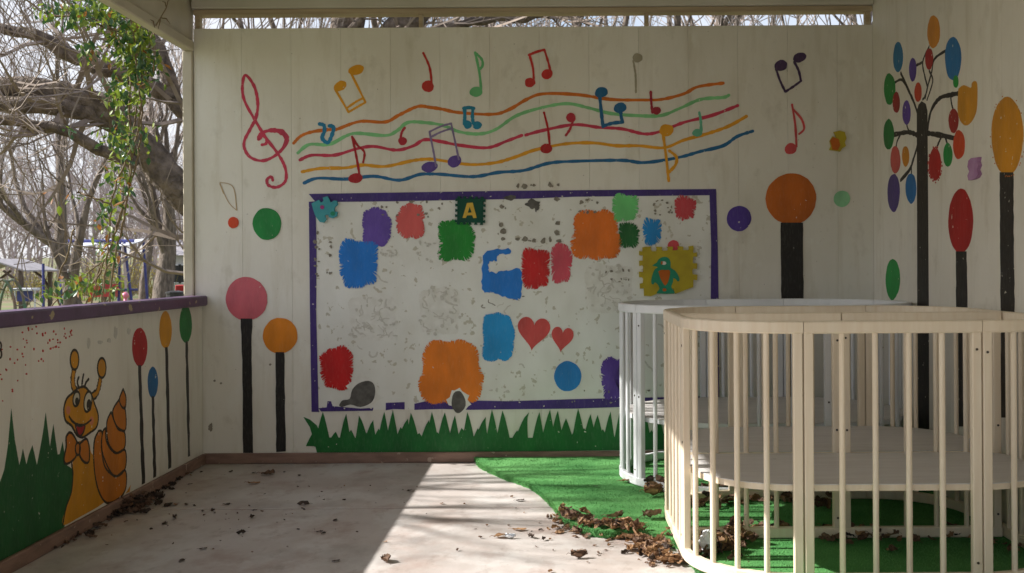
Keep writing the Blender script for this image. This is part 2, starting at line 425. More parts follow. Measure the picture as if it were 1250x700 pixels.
right = thing('side_wall', (XR, 3, 0), 'tall white boarded side wall painted with a colourful leafed tree', 'wall')
rw = Wall('right', right)
e = sorted([6.109-.293*i for i in range(28)])
ZC = 2.80
planks_box('right', 0, 0, 0, ZC-.002, e, right)
m_ = MB(); m_.box(XR+.021, XR+.07, e[0], 6.10, -.02, ZC-.005); m_.build('wall_core', M['cream'], right)

# ------------------------------------------------------------------ roof structure
roof = thing('pavilion_roof', (0, 3, 2.6), 'cream timber pavilion roof with open slot above the back wall', 'roof')
xs = [-2.33+.42*i for i in range(12)]
for a in xs[:-1]:
    m_ = MB(); m_.bbox(a+.001, a+.419, FY0, 6.40, ZC, ZC+.02, .002); m_.build('ceiling_board', M['ceil'], roof)
m_ = MB(); m_.box(-2.34, 2.31, FY0-.01, 6.41, ZC+.0215, ZC+.08); m_.build('roof_deck', M['post'], roof)
zb0, zb1 = bw.ab(640, 16.5)[1], bw.ab(640, 11)[1]
m_ = MB(); m_.bbox(-2.135, 1.884, YB-.01, YB+.08, zb0, zb1+.006, .004); m_.build('top_beam', M['raw'], roof)
m_ = MB(); m_.bbox(-2.135, 1.884, YB-.035, YB+.08, zb1+.0065, ZC-.001, .004); m_.build('header_board', M['ceil'], roof)
for px, w in ((240.5, .03), (513.5, .024), (789.5, .024), (1060, .03)):
    a = bw.ab(px, 25)[0]; m_ = MB(); m_.bbox(a-w/2, a+w/2, YB+.004, YB+.05, ZT-.003, zb0+.003, .002); m_.build('slot_upright', M['raw'], roof)
zf = bw.ab(231, 62)[1]
m_ = MB(); m_.bbox(-2.18, -2.152, FY0, 6.16, zf+.004, ZC-.001, .003); m_.build('fascia_board', M['cream'], roof)
m_ = MB(); m_.bbox(-2.19, -2.130, FY0, 6.108, zf-.004, zf+.055, .006); m_.build('fascia_trim', M['cream'], roof)
post = MB(); post.bbox(-2.195, -2.137, YB-.02, YB+.05, GZ, zf-.0045, .005)
post.build('corner_post', M['cream'], None, label='slim cream corner post between purple rail and roof trim', cat='post', loc=None)

# ------------------------------------------------------------------ back wall murals
PXM = YB/F      # metres per photo pixel on the back wall
C3 = (230, 0, 2.915); C4 = (540, 0, 2.918); C5 = (900, 0, 1.843); C8 = (360, 380, 2.841)
def c3(p): return crop(*C3, p)
def c4(p): return crop(*C4, p)
def c5(p): return crop(*C5, p)
ORA, MINT, ROSE, YEL, BLUE = '#c4721a', '#86c08c', '#b8485a', '#d39a1c', '#14628c'
bw.poly('white_board', [(384,244),(868,236),(870,497),(386,501)], '#ffffff', m=M['board'], label='whiter painted rectangle inside the purple border')
bw.k = 160; SCK = [2]; SCG = [70]
# staff lines
staff = {
 ORA: c3([(375,510),(400,485),(440,470),(500,462),(530,460),(610,433),(700,435),(750,410),(815,380),(860,383)])+c4([(0,390),(60,402),(180,408),(240,390),(300,355),(360,335),(480,338),(600,355),(700,357),(780,355),(860,335),(910,310),(1000,297)]),
 MINT: c3([(390,545),(430,515),(500,515),(560,485),(600,475),(700,483),(740,468),(780,437),(840,437)])+c4([(0,447),(60,470),(130,478),(190,462),(260,415),(340,388),(440,370),(520,385),(600,405),(700,413),(780,412),(850,385),(920,355),(1000,348),(1020,340)]),
 YEL: c3([(405,612),(470,600),(560,598),(620,588),(700,593),(800,572),(860,567)])+c4([(0,573),(100,587),(190,580),(260,560),(330,535),(440,513),(540,510),(620,520),(700,520),(790,527),(860,500),(950,475),(1020,450),(1083,415)]),
 BLUE: c3([(412,652),(460,635),(560,638),(660,628),(750,642),(820,622),(860,620)])+c4([(0,622),(110,630),(200,615),(290,608),(380,582),(480,575),(640,572),(720,580),(840,562),(920,540),(1000,520),(1050,487),(1105,468)]),
}
for col, p in staff.items(): bw.stroke('painted_staff_line', p, 3.9*PXM, col)
bw.stroke('painted_staff_line', c3([(397,570),(440,553),(520,553),(600,530),(660,522),(740,535),(800,520),(840,498),(900,505)])+c4([(60,518),(160,527),(230,503),(283,483)]), 3.8*PXM, ROSE)
bw.stroke('painted_staff_line', c4([(297,482),(360,465),(470,445),(560,455),(640,460),(720,478),(780,468),(860,437),(960,412),(1052,377)]), 3.8*PXM, ROSE)
clef = c3([(262,516),(276,512),(278,496),(264,484),(250,498),(256,478),(290,465),(330,470),(350,495),(335,530),(300,560),(260,573),(220,560),(200,530),(200,500),(220,460),(240,420),(247,370),(235,310),(203,268),(192,310),(200,360),(235,425),(275,490),(320,550),(345,600),(345,645),(315,667),(285,660),(280,640),(295,630),(300,642)])
bw.stroke('painted_treble_clef', clef, lambda t: (3.6+3.0*math.exp(-((t-.235)/.04)**2))*PXM, ROSE, label='rose pink treble clef painted on the wall')
def note(heads, strokes, col, w=2.6, scol=None):
    mb = MB(); o = bw.off()
    for p in heads: bw.poly_ab(mb, [bw.ab(*q) for q in p], bw.off())
    if scol:
        par = mb.build('painted_note', paint_mat(col), back); mb2 = MB()
        for s_ in strokes: bw.ribbon(mb2, s_, w*PXM, bw.off(8))
        mb2.build('note_stem', paint_mat(scol), par); return
    for s_ in strokes: bw.ribbon(mb, s_, w*PXM, bw.off(8))
    mb.build('painted_note', paint_mat(col), back)
def E(f, cx, cy, rx, ry, rot=0): 
    (x, y), = f([(cx, cy)]); sc = {c3: 2.915, c4: 2.918, c5: 1.843}[f]; return ell(x, y, rx/sc, ry/sc, rot, 22, .03)
note([E(c3,540,307,24,17,-.6), E(c3,597,250,28,18,-.3)], [c3([(522,318),(570,400)]), c3([(577,258),(630,365)]), c3([(570,400),(600,382),(630,365)]), c3([(563,386),(598,362),(622,350)])], YEL)
note([E(c3,852,308,21,21)], [c3([(866,300),(858,240),(836,190)])], '#b0403c', 3)
note([], [c3([(467,442),(482,447),(484,468),(476,492),(497,508),(514,472),(516,452),(502,449)])], '#2f7aa0', 4.6)
note([E(c3,595,635,25,18,-.2)], [c3([(610,632),(600,570),(583,487)]), c3([(584,490),(602,518),(626,542),(622,578)])], '#9a2630', 2.8)
note([E(c3,762,503,15,15)], [c3([(754,495),(760,470),(770,456)])], '#a83a44', 3)
note([E(c3,858,595,29,19,-.15), E(c3,947,575,25,21,-.5)], [c3([(881,592),(872,540),(858,470)]), c3([(962,568),(950,510),(935,440)]), c3([(858,470),(895,452),(935,440)]), c3([(866,487),(900,470),(936,458)])], '#5a4788', 2.4, '#85789a')
note([E(c4,120,328,23,18)], [c4([(138,322),(132,260),(117,188)]), c4([(118,190),(140,212),(143,235),(130,250)])], '#6fae7c', 3)
note([E(c4,312,295,19,17,-.4), E(c4,373,265,20,18,-.4)], [c4([(326,288),(322,240),(310,196)]), c4([(386,258),(375,215),(363,178)]), c4([(308,197),(335,186),(363,178)])], '#b23f3c', 2.8)
note([E(c4,90,445,15,15), E(c4,124,447,17,14)], [c4([(78,442),(80,415),(79,386)]), c4([(110,440),(107,415),(109,386)]), c4([(76,387),(95,384),(112,387)])], '#2a7d9a', 4)
note([E(c4,370,530,21,18,-.2)], [c4([(383,525),(376,460),(362,402)])], '#a12630', 2.8)
note([E(c4,458,420,17,17)], [c4([(466,430),(455,460),(440,483)])], '#a83a44', 3)
note([E(c4,566,330,24,18,-.3), E(c4,633,385,23,18,-.2)], [c4([(560,338),(566,400),(572,452)]), c4([(572,450),(605,440),(642,436)]), c4([(642,436),(636,412),(636,388)])], BLUE, 4)
note([E(c4,763,395,16,14)], [c4([(748,402),(744,365),(742,328)])], '#93333f', 3)
note([E(c4,798,465,25,22)], [c4([(786,478),(797,560),(806,645)]), c4([(806,615),(830,588),(833,560),(808,538)])], YEL, 3.6)
note([E(c4,908,474,18,14)], [c4([(922,468),(920,430),(915,402)])], '#6fae94', 3.2)
note([E(c4,695,207,18,16)], [c4([(680,218),(688,270),(689,330)])], '#a39d8c', 2.4)
note([E(c5,98,148,15,12,-.3), E(c5,140,130,15,11,-.3)], [c5([(87,155),(96,182),(108,207)]), c5([(128,140),(138,160),(143,183)]), c5([(108,207),(125,196),(143,183)])], '#41304f', 2.8)
note([E(c5,120,335,14,12,-.3)], [c5([(133,330),(130,280),(123,236)]), c5([(125,246),(144,268),(150,290),(139,302)])], '#c25a5c', 2.6)
note([], [c3([(112,655),(125,690)]), crop(0,0,1.75,[(470,392),(488,432),(506,450)]), crop(0,0,1.75,[(470,390),(498,400),(506,450)])], '#b5a083', .9)
# plain painted discs and lollipop trees
def disc(w, cx, cy, rx, ry, col, name='painted_disc', **k): return w.poly(name, ell(cx, cy, rx, ry, 0, 34, .012), col, **k)
def lolly(w, cx, cy, rx, ry, col, trunk):
    t = w.poly('painted_round_tree', ell(cx, cy, rx, ry, 0, 36, .012), col)
    T = []
    for (a, b), (c, d) in zip(trunk, trunk[1:]+trunk[:1]):
        k = max(1, int(math.hypot(c-a, d-b)/9)); T += [(a+(c-a)*i/k+rnd.uniform(-.45, .45)*(i > 0), b+(d-b)*i/k) for i in range(k)]
    w.poly('painted_trunk', T, '#1d1a18', t)
lolly(bw, 301, 365, 25.5, 26.5, '#c06a72', [(294,389),(308,389),(307,440),(309,553),(297,553),(296,450)])
lolly(bw, 342, 410, 21, 22, '#cf8420', [(336.5,430),(347,430),(349,551),(337.5,552)])
lolly(bw, 965.6, 243, 31.2, 31, '#b0640f', [(953,272),(980,272),(983,545),(955,545)])
disc(bw, 326, 273.5, 17.5, 19.5, '#1f7a3c'); disc(bw, 285, 272, 6.5, 7, '#c4501c')
disc(bw, 902, 267, 15, 15.5, '#4b3a82'); disc(bw, 1027.5, 243, 10, 10, '#8fbf98')
disc(bw, 693, 459.5, 16.5, 18.5, '#127cba')
# purple border
PUR = '#40306e'; _pc[(PUR, .70)] = None; del _pc[(PUR, .70)]; _pc[(PUR, .70)] = paint_mat(PUR, .665)
brd = bw.poly('painted_border', [(377,237),(600,233.5),(874,231),(874.5,238.5),(700,240.5),(640,243),(480,246),(385.5,247)], PUR, label='dark purple painted border strip')
bw.poly('painted_border', [(377.2,246.5),(385,246),(386.5,300),(386,380),(389,500),(390,503),(380.5,503),(378.5,380)], PUR)
bw.poly('painted_border', [(866,238.2),(874.3,238),(876,300),(877,365),(878,503),(868,503),(867.5,365),(868,300)], PUR)
bw.poly('painted_border', [(506,493),(520,490),(560,491),(570,489),(620,490),(700,487.5),(760,486),(872,484),(872,496),(760,497),(700,499),(600,500),(575,500.5),(540,499.5),(520,500),(506,500.5)], PUR)
bw.poly('painted_border', [(471,492),(494,491),(494,500),(480,499.5),(471,501)], PUR)
bw.poly('painted_border', [(400,490),(404,490),(406,496),(440,499),(456,498),(455,501.5),(392,502.5),(389,498.5),(399,497.5)], PUR)
# daubs
for i, (x0, x1, y0, y1, col) in enumerate([
 (441,478,253,303,'#64509a'), (483,520,248,293,'#c86664'), (533,580,268,320,'#0f7e30'), (413,462,291,352,'#1278c4'),
 (635,672,302,353,'#b4141c'), (671,699,296,347,'#bf5864'), (697,758,256,319,'#d4760a'), (746,780,236,271,'#74c07c'),
 (754,781,271,304,'#0f5c2a'), (784,808,266,300,'#1c88c4'), (822,850,238,270,'#bd5258'), (588,628,382,442,'#1590c8'),
 (390,433,422,477,'#b4222a'), (512,589,415,496,'#d67e0a'), (733,770,436,488,'#5a4490')]):
    pxs = daub(x0, x1, y0, y1, 6.5 if i not in (0, 11) else 3.2, 4.2 if i not in (0, 1, 10, 12, 5) else 2.9, None, 100+i)
    pxs = [(min(x, 760) if i == 14 else x, y) for x, y in pxs]
    bw.poly('paint_daub', pxs, col, fan=True)
rj = random.Random(3)
cshape = [(590,312),(598,306),(620,304),(622,309),(608,312),(606,318),(597,320),(597,331),(604,333),(618,331),(634,328),(637,345),(636,362),(630,366),(616,363),(602,358),(590,356),(588,340)]
bw.poly('paint_daub', [(x+rj.uniform(-1.2,1.2), y+rj.uniform(-1.2,1.2)) for x, y in smooth_px(cshape, 5)], '#1278c4', label='blue daub with a bite missing')
def heart(cx, cy, w, h, tilt):
    out = []
    for i in range(40):
        t = 2*math.pi*i/40; x = 16*math.sin(t)**3; y = -(13*math.cos(t)-5*math.cos(2*t)-2*math.cos(3*t)-math.cos(4*t))
        x, y = x/32*w, (y-2.3)/29*h; out.append((cx+x*math.cos(tilt)-y*math.sin(tilt), cy+x*math.sin(tilt)+y*math.cos(tilt)))
    return out
bw.poly('painted_heart', heart(651, 408, 40, 41, .10), '#c45a58'); bw.poly('painted_heart', heart(686, 415, 27, 31, .12), '#c45a58')
bw.poly('painted_disc', ell(822, 300, 7, 6.5), '#bd5258')
# grass strip
tips = [(32,367,-12),(97,350,0),(178,357,4),(222,362,-10),(272,378,10),(310,350,2),(340,345,2),(392,373,12),(402,353,-6),(465,378,8),(475,350,-2),(520,352,2),(555,362,3),(598,350,-4),(662,367,16),(683,342,-2),(720,345,-2),(812,351,26),(848,350,4),(885,342,6),(912,345,4),(940,372,0),(982,338,-2),(1025,358,3),(1050,360,2),(1095,348,6),(1130,340,2),(1170,348,-4),(1215,342,5),(1262,352,4),(1300,345,-3)]
rg_ = random.Random(5)
blades = [[(387,552.5),(384,540),(383,534),(470,535),(560,534),(690,535),(820,532),(820,549),(700,550.5),(600,551.5)], crop(*C8, [(30,367),(52,376),(76,396),(92,430),(96,470),(68,470),(62,435),(52,402)])]
fill = [((a[0]+b[0])/2+rg_.uniform(-5, 5), rg_.uniform(402, 424), rg_.uniform(-5, 5)) for a, b in zip(tips, tips[1:]) if b[0]-a[0] > 36]
for x, y, lean in tips[1:]+fill:
    bx, hw, by = x-lean*1.1, rg_.uniform(23, 31), 462+rg_.uniform(-4, 8)
    L = []
    for (sx, ex), ts in (((bx-hw, x), [i/6 for i in range(7)]), ((x, bx+hw), [i/6 for i in range(1, 7)])):
        for t in ts:
            if ex == x: u = 1-t; q = (bx-hw*(u**.8), 0); X = x+(bx-x)*(u**.55)-hw*u**.85; Y_ = y+(by-y)*u
            else: u = t; X = x+(bx-x)*(u**.55)+hw*u**.85; Y_ = y+(by-y)*u
            L.append((X, Y_))
    blades.append(crop(*C8, L))
bw.polys('painted_grass', blades, '#07602c', label='dark green painted grass strip above the skirting', m=paint_mat('#07602c', .695))
# worn holes and residue
def blob(cx, cy, rx, ry, seed, jit=.25, n=18):
    rr = random.Random(seed); ph = rr.uniform(0, 6)
    return [(cx+rx*math.cos(2*math.pi*i/n)*(1+.15*math.sin(4*math.pi*i/n+ph)+rr.uniform(-jit, jit)*.6), cy+ry*math.sin(2*math.pi*i/n)*(1+.15*math.sin(6*math.pi*i/n+ph)+rr.uniform(-jit, jit)*.6)) for i in range(n)]
def hole(outer, inner, lab):
    h = bw.poly('torn_patch', outer, '#fff', m=M['torn']); bw.poly('wall_hole', inner, '#000', h, label=lab, m=M['hole'])
hole(blob(444, 480, 20, 19, 31, .5), smooth_px([(414,495),(418,489),(427,487),(430,476),(438,468),(450,465),(457,470),(458,482),(453,492),(440,497),(428,494),(418,497)], 3), 'worn grey patch where the paint has come away')
hole(blob(560, 488, 12, 15, 32, .5), ell(559.5, 491, 8.5, 13.5, 0, 22, .05), 'oval grey worn patch in the wall')
def residue_outline(x0, y0, x1, y1, seed, m, step=9, r=(1.6, 3.4), drop=.25):
    rr = random.Random(seed); L = []
    per = []
    k = int((x1-x0)/step)
    for i in range(k+1):
        x = x0+(x1-x0)*i/max(k, 1)
        per += [(x, y0), (x, y1)]
    k = int((y1-y0)/step)
    for i in range(1, k): y = y0+(y1-y0)*i/k; per += [(x0, y), (x1, y)]
    for x, y in per:
        if rr.random() < drop: continue
        L.append(blob(x+rr.uniform(-2, 2), y+rr.uniform(-2, 2), rr.uniform(*r), rr.uniform(*r), rr.random()*999, .6, 9))
        if rr.random() < .5: L.append(blob(x+rr.uniform(-5, 5), y+rr.uniform(-3, 3), rr.uniform(.7, 1.5), rr.uniform(.6, 1.4), rr.random()*999, .5, 7))
    bw.polys('glue_residue', L, '#000', m=m)
residue_outline(613, 226, 681, 293, 1, M['glue'], 9, (1.8, 4.0), .18)
bw.polys('glue_residue', [blob(650,249,7,5,3,.7), blob(655,253,3,5,9,.7), blob(622,241.5,7.5,3,5,.4)], '#000', m=M['hole'])
residue_outline(386, 286, 404, 334, 2, M['glue'], 7, (1, 2.4), .3)
residue_outline(468, 246, 536, 262, 3, M['glue'], 8, (.8, 2.4), .35)
residue_outline(508, 298, 538, 318, 4, M['glue2'], 6, (1, 2.4), .3)
residue_outline(709, 246, 727, 258, 5, M['glue'], 7, (1, 2.6), .3)
residue_outline(800, 246, 820, 261, 6, M['glue'], 5, (.8, 2), .3)
residue_outline(466, 308, 484, 312, 7, M['glue2'], 6, (1, 2.2), .3)
residue_outline(700, 478, 790, 490, 8, M['glue'], 13, (.7, 2), .45)
residue_outline(600, 478, 618, 488, 9, M['glue2'], 5, (1, 3), .3)
residue_outline(740, 332, 768, 342, 10, M['glue'], 6, (.7, 2), .4)
def squiggles(name, x0, y0, x1, y1, n, seed, m):
    rr = random.Random(seed); mb = MB()
    for i in range(n):
        x, y = rr.uniform(x0, x1), rr.uniform(y0, y1); a = rr.uniform(0, 6.3); p = []
        for k in range(rr.randint(3, 5)):
            p.append((x, y)); a += rr.uniform(-1.2, 1.2); d = rr.uniform(2.5, 5.5); x += d*math.cos(a); y += d*.8*math.sin(a)
            x = min(max(x, x0), x1); y = min(max(y, y0), y1)
        SCK[0] += .6; bw.ribbon(mb, p, rr.uniform(.8, 2.2)*PXM, (.0005+.000006*SCK[0]) if name == 'scuff_mark' else bw.off(), .3, rr)
    mb.build(name, m, back)
def ghost_tile(x0, y0, x1, y1, n, seed):
    kk = bw.k; bw.k = SCG[0]
    bw.poly('ghost_of_lost_tile', daub(x0, x1, y0, y1, 2.5, 6, None, seed), '#fff', m=M['torn'], fan=True)
    squiggles('glue_residue', x0+4, y0+4, x1-4, y1-4, n, seed, M['glue2']); SCG[0] = bw.k; bw.k = kk
ghost_tile(426, 360, 484, 416, 26, 11); ghost_tile(512, 350, 562, 408, 20, 12); ghost_tile(713, 322, 772, 382, 22, 13)
for q in ((426,360,484,416,41),(512,350,562,408,42),(713,322,772,382,43)):
    rr = random.Random(q[4]); bw.polys('glue_residue', [blob(rr.uniform(q[0],q[2]), rr.uniform(q[1],q[3]), rr.uniform(.8,3.2), rr.uniform(.8,2.4), rr.random()*99, .6, 10) for _ in range(26)], '#000', m=M['glue2'])
squiggles('scuff_mark', 392, 300, 860, 480, 26, 14, M['glue2'])
squiggles('scuff_mark', 574, 362, 640, 376, 4, 15, M['glue'])
squiggles('scuff_mark', 795, 395, 940, 500, 16, 16, M['glue2'])

# ------------------------------------------------------------------ foam puzzle tiles
def slab_on_wall(w, ab, off0, thick, name, m, parent=None, **k):
    mb = MB(); tri = tessellate_polygon([[Vector((p[0], p[1], 0)) for p in ab]]); n = len(ab)
    for p in ab: mb.v.append(w.p3(p, off0+thick))
    for p in ab: mb.v.append(w.p3(p, off0))
    for t in tri: mb.f.append(tuple(t)); mb.f.append(tuple(n+i for i in reversed(t)))
    for i in range(n): j = (i+1) % n; mb.f.append((i, j, n+j, n+i))
    return mb.build(name, m, parent, **k)
def jig(x0, y0, x1, y1, teeth, d, rot=0, skip=()):
    # square with dovetail teeth; y down
    cx, cy = (x0+x1)/2, (y0+y1)/2; P = []
    sides = [((x0,y0),(x1,y0),(0,-1)), ((x1,y0),(x1,y1),(1,0)), ((x1,y1),(x0,y1),(0,1)), ((x0,y1),(x0,y0),(-1,0))]
    for si, (a, b, nn) in enumerate(sides):
        k = teeth*2+1
        for i in range(k):
            t0, t1 = i/k, (i+1)/k
            on = (i % 2 == 0) and si not in skip
            q = lambda t, o: P.append((a[0]+(b[0]-a[0])*t+nn[0]*o, a[1]+(b[1]-a[1])*t+nn[1]*o))
            e_ = .018
            if on: q(t0+e_*(i > 0), 0) ; q(t0+(-e_*.4 if i > 0 else 0), d); q(t1+(e_*.4 if i < k-1 else 0), d); q(t1-e_*(i < k-1), 0)
    c, s_ = math.cos(rot), math.sin(rot)
    return [(cx+(x-cx)*c-(y-cy)*s_, cy+(x-cx)*s_+(y-cy)*c) for x, y in P]
FT = 'foam puzzle tiles stuck on the wall'
def foam(name): return mat(*name, scale=12, rough=.85, bump=.3, bscale=120)
BO = .0010+.00003*400
BO = bw.off()+.002
fm = {'dg': mat('dark_green_foam', hx('#0c4a3a'), None, 12, .85), 'ye': mat('yellow_foam', hx('#b8a52c'), hx('#a8942a'), 12, .85), 'let': mat('yellow_letter_foam', hx('#d8b248'), None, 12, .85),
      'te': mat('turquoise_foam', hx('#4aa0a8'), hx('#3a8c9c'), 12, .85), 'pg': mat('green_penguin_foam', hx('#2a8c6c'), None, 12, .85), 'or': mat('orange_foam', hx('#c0641c'), None, 12, .85),
      'mag': mat('magenta_foam', hx('#a03a80'), None, 12, .85), 'pk': mat('pink_lilac_foam', hx('#b08ab0'), hx('#a0709c'), 12, .85), 'dk': mat('dark_gap', (.03,.025,.02), None, 12, .9)}
def tile(pxs, m, label, w=bw, th=.009):
    ab = [w.ab(*p) for p in pxs]
    return slab_on_wall(w, ab, .0002, th+BO, 'foam_tile', m, None, label=label, cat='foam tile', group=FT)
def piece(pxs, name, m, par, lift, w=bw, **k):
    return slab_on_wall(w, [w.ab(*p) for p in pxs], BO+lift-.001, .002, name, m, par, **k)
t = tile(jig(558.5, 243, 590, 272, 4, 2.6, .02), fm['dg'], 'dark green square foam tile with a yellow letter A')
A = crop(360, 220, 3.889, [(797,180),(818,110),(845,108),(864,180),(848,182),(843,168),(818,169),(813,181)])
a_ = piece(A, 'letter', fm['let'], t, .0095, label='yellow letter A')
piece(crop(360, 220, 3.889, [(822,156),(831,128),(840,155)]), 'letter_hole', fm['dg'], a_, .0105)
C7 = (760, 280, 7.0)
yl = [(140,185),(165,192),(170,170),(165,158),(195,150),(215,152),(240,148),(238,170),(250,190),(285,188),(290,165),(282,150),(335,152),(338,158),(330,175),(345,185),(382,182),(385,165),(372,152),(425,150),(428,165),(420,180),(440,182),(470,178),(472,160),(465,145),(512,148),(518,160),(512,178),(560,178),(565,160),(560,148),(600,140),(605,165),(598,190),(602,205),(632,198),(634,236),(600,235),(596,290),(634,292),(632,340),(600,338),(592,352),(596,385),(636,388),(634,436),(602,432),(600,495),(530,520),(450,552),(440,545),(430,500),(420,548),(295,550),(290,552),(240,572),(182,570),(180,505),(148,508),(145,465),(172,460),(175,425),(165,412),(140,410),(138,362),(172,366),(175,320),(165,308),(142,315),(140,270),(170,268),(172,225),(140,222)]
t = tile(crop(*C7, yl), fm['ye'], 'yellow foam tile with a green penguin, lower right corner torn', th=.011)
pen = [(250,313),(268,298),(290,285),(305,258),(335,240),(370,238),(398,258),(408,290),(408,330),(440,350),(465,380),(482,420),(480,443),(465,445),(450,425),(430,420),(428,450),(412,490),(425,515),(438,550),(300,550),(288,548),(296,530),(312,510),(302,480),(290,465),(272,455),(262,472),(245,465),(243,430),(255,380),(275,340),(298,325),(275,318)]
p_ = piece(smooth_px(crop(*C7, pen), 2), 'penguin', fm['pg'], t, .0115, label='green cut-out penguin')
piece(smooth_px(crop(*C7, [(303,360),(330,348),(360,350),(398,352),(400,390),(385,450),(362,480),(345,465),(320,420)]), 3), 'belly', fm['or'], p_, .0125)
piece(ell(760+350/7, 280+290/7, 2.9, 2.2), 'eye', M['torn'], p_, .0125); piece(ell(760+332/7, 280+288/7, 1.2, 2.0), 'pupil', fm['or'], p_, .0132)
piece(ell(760+355/7, 280+518/7, 2.4, 1.9), 'foot_hole', fm['or'], p_, .0125)
tq = crop(360, 220, 3.889, [(82,112),(118,95),(128,108),(140,100),(135,85),(158,78),(168,95),(172,108),(190,98),(203,100),(206,118),(192,130),(190,150),(205,152),(202,172),(182,182),(165,178),(160,165),(145,168),(152,188),(140,203),(122,200),(108,182),(98,165),(90,140)])
t = tile(tq, fm['te'], 'broken turquoise foam piece in upper left corner of the purple border', th=.012)
piece(ell(360+133/3.889, 220+130/3.889, 2.6, 2.4), 'magenta_inlay', fm['mag'], t, .0125); piece(ell(360+183/3.889, 220+160/3.889, 3, 2.6), 'green_inlay', fm['pg'], t, .0125)
oc = crop(900, 0, 1.843, [(207,318),(213,308),(222,312),(216,298),(228,295),(240,298),(244,312),(240,322),(243,330),(234,335),(230,342),(218,340),(206,338),(210,330)])
t = tile(oc, fm['ye'], 'small ragged yellow and orange foam scrap above the orange round tree', th=.010)
piece(crop(900, 0, 1.843, [(207,318),(213,310),(226,314),(230,328),(224,339),(212,338),(210,328)]), 'orange_half', fm['or'], t, .0105)
t = tile(crop(900, 0, 1.843, [(528,362),(534,356),(550,354),(548,364),(551,372),(547,382),(551,392),(546,400),(538,404),(528,406),(526,396),(530,386),(526,376)]), fm['pk'], 'lilac pink foam scrap on the side wall under the painted tree', rw, .009)

# ------------------------------------------------------------------ right wall mural
def R(p): return crop(*C5, p)
def R2(p): return crop(1030, 0, 5.68, p)
BLK = '#1d1a18'
PR = XR*0
tr = rw.poly('painted_tree_trunk', R([(404,250),(408,236),(415,228),(424,234),(428,250),(431,690),(432,1000),(404,1000),(405,690)]), BLK, label='tall black painted tree trunk')
br = [(R([(408,262),(398,232),(386,205),(368,165)]), .045), (R([(384,200),(370,180),(355,186)]), .035), (R2([(548,690),(562,672),(580,610),(562,530),(548,430),(592,325)]), .034), (R2([(565,682),(580,610),(610,500),(630,410),(715,348)]), .034), (R2([(548,430),(530,442),(506,453)]), .034), (R([(427,225),(434,205),(440,180),(432,160)]), .03),
      (R([(428,292),(436,250),(455,222),(480,214),(502,210)]), .055), (R([(480,214),(482,232),(486,248)]), .03), (R([(428,300),(460,305),(490,312)]), .06), (R([(460,307),(452,325),(446,342)]), .035), (R([(468,309),(472,322),(473,332)]), .035), (R([(408,306),(385,298),(350,304)]), .06), (R([(368,302),(360,318),(357,334)]), .035), (R([(390,300),(384,290),(381,278)]), .03), (R([(406,328),(396,360),(388,382),(368,406)]), .05), (R([(392,372),(392,384),(392,396)]), .03)]
for p, w in br: rw.stroke('painted_branch', p, w*.42, BLK, tr)
for cx, cy, rx, ry, col in [(442,72,14,37,'#c48628'),(362,129,11,34,'#1a6c94'),(486,132,18,50,'#146a9c'),(395,157,8,27,'#54408a'),(432,133,9,24,'#962024'),(343,201,13,35,'#1c7838'),(358,231,8,24,'#8c2424'),(407,208,8,22,'#b84a1c'),(381,254,9,28,'#5a4490'),(492,184,6,14,'#1c8038'),
   (487,272,11,28,'#8c2a20'),(341,303,12,34,'#1c7038'),(356,360,11,31,'#b85c58'),(379,352,8,23,'#c08420'),(499,326,13,33,'#b84c1e'),(474,349,10,27,'#1c8040'),(445,370,14,37,'#a01c28'),(391,424,12,34,'#1a6ca4'),(352,434,14,42,'#50407c'),(350,629,16,46,'#188844')]:
    (x, y), = R([(cx, cy)]); rw.poly('painted_leaf', ell(x, y, rx/1.843, ry/1.843, 0, 28, .02), col)
hand = R([(498,200),(510,192),(526,198),(528,188),(534,183),(540,190),(540,235),(536,258),(526,276),(514,283),(502,272),(496,245)])
rw.poly('painted_hand', smooth_px(hand, 3), '#c08a1c', label='mustard yellow painted hand print')
(x, y), = R([(503, 498)]); lolly(rw, x, y, 28/1.843, 72/1.843, '#98161c', R([(492,566),(516,566),(518,690),(519,960),(494,960),(493,690)]))
(x, y), = R([(608, 306)]); lolly(rw, x, y, 36/1.843, 87/1.843, '#be861a', R([(591,388),(621,388),(624,690),(626,940),(594,940),(593,690)]))
rr = random.Random(8)
rw.polys('paint_spatter', [ell(x+(19.5+rr.uniform(1,3))*math.cos(t), y+(47+rr.uniform(1,4))*math.sin(t), .5, .9, 0, 6) for t in [rr.uniform(0, 6.3) for _ in range(26)]], '#b8701a')
(x, y), = R([(445, 370)])
rw.polys('paint_spatter', [ell(x+(7.6+rr.uniform(.4,1.2))*math.cos(t), y+(20+rr.uniform(.6,2.5))*math.sin(t), .6, 1.2, 0, 6) for t in [rr.uniform(0, 6.3) for _ in range(26)]], '#a01c28')

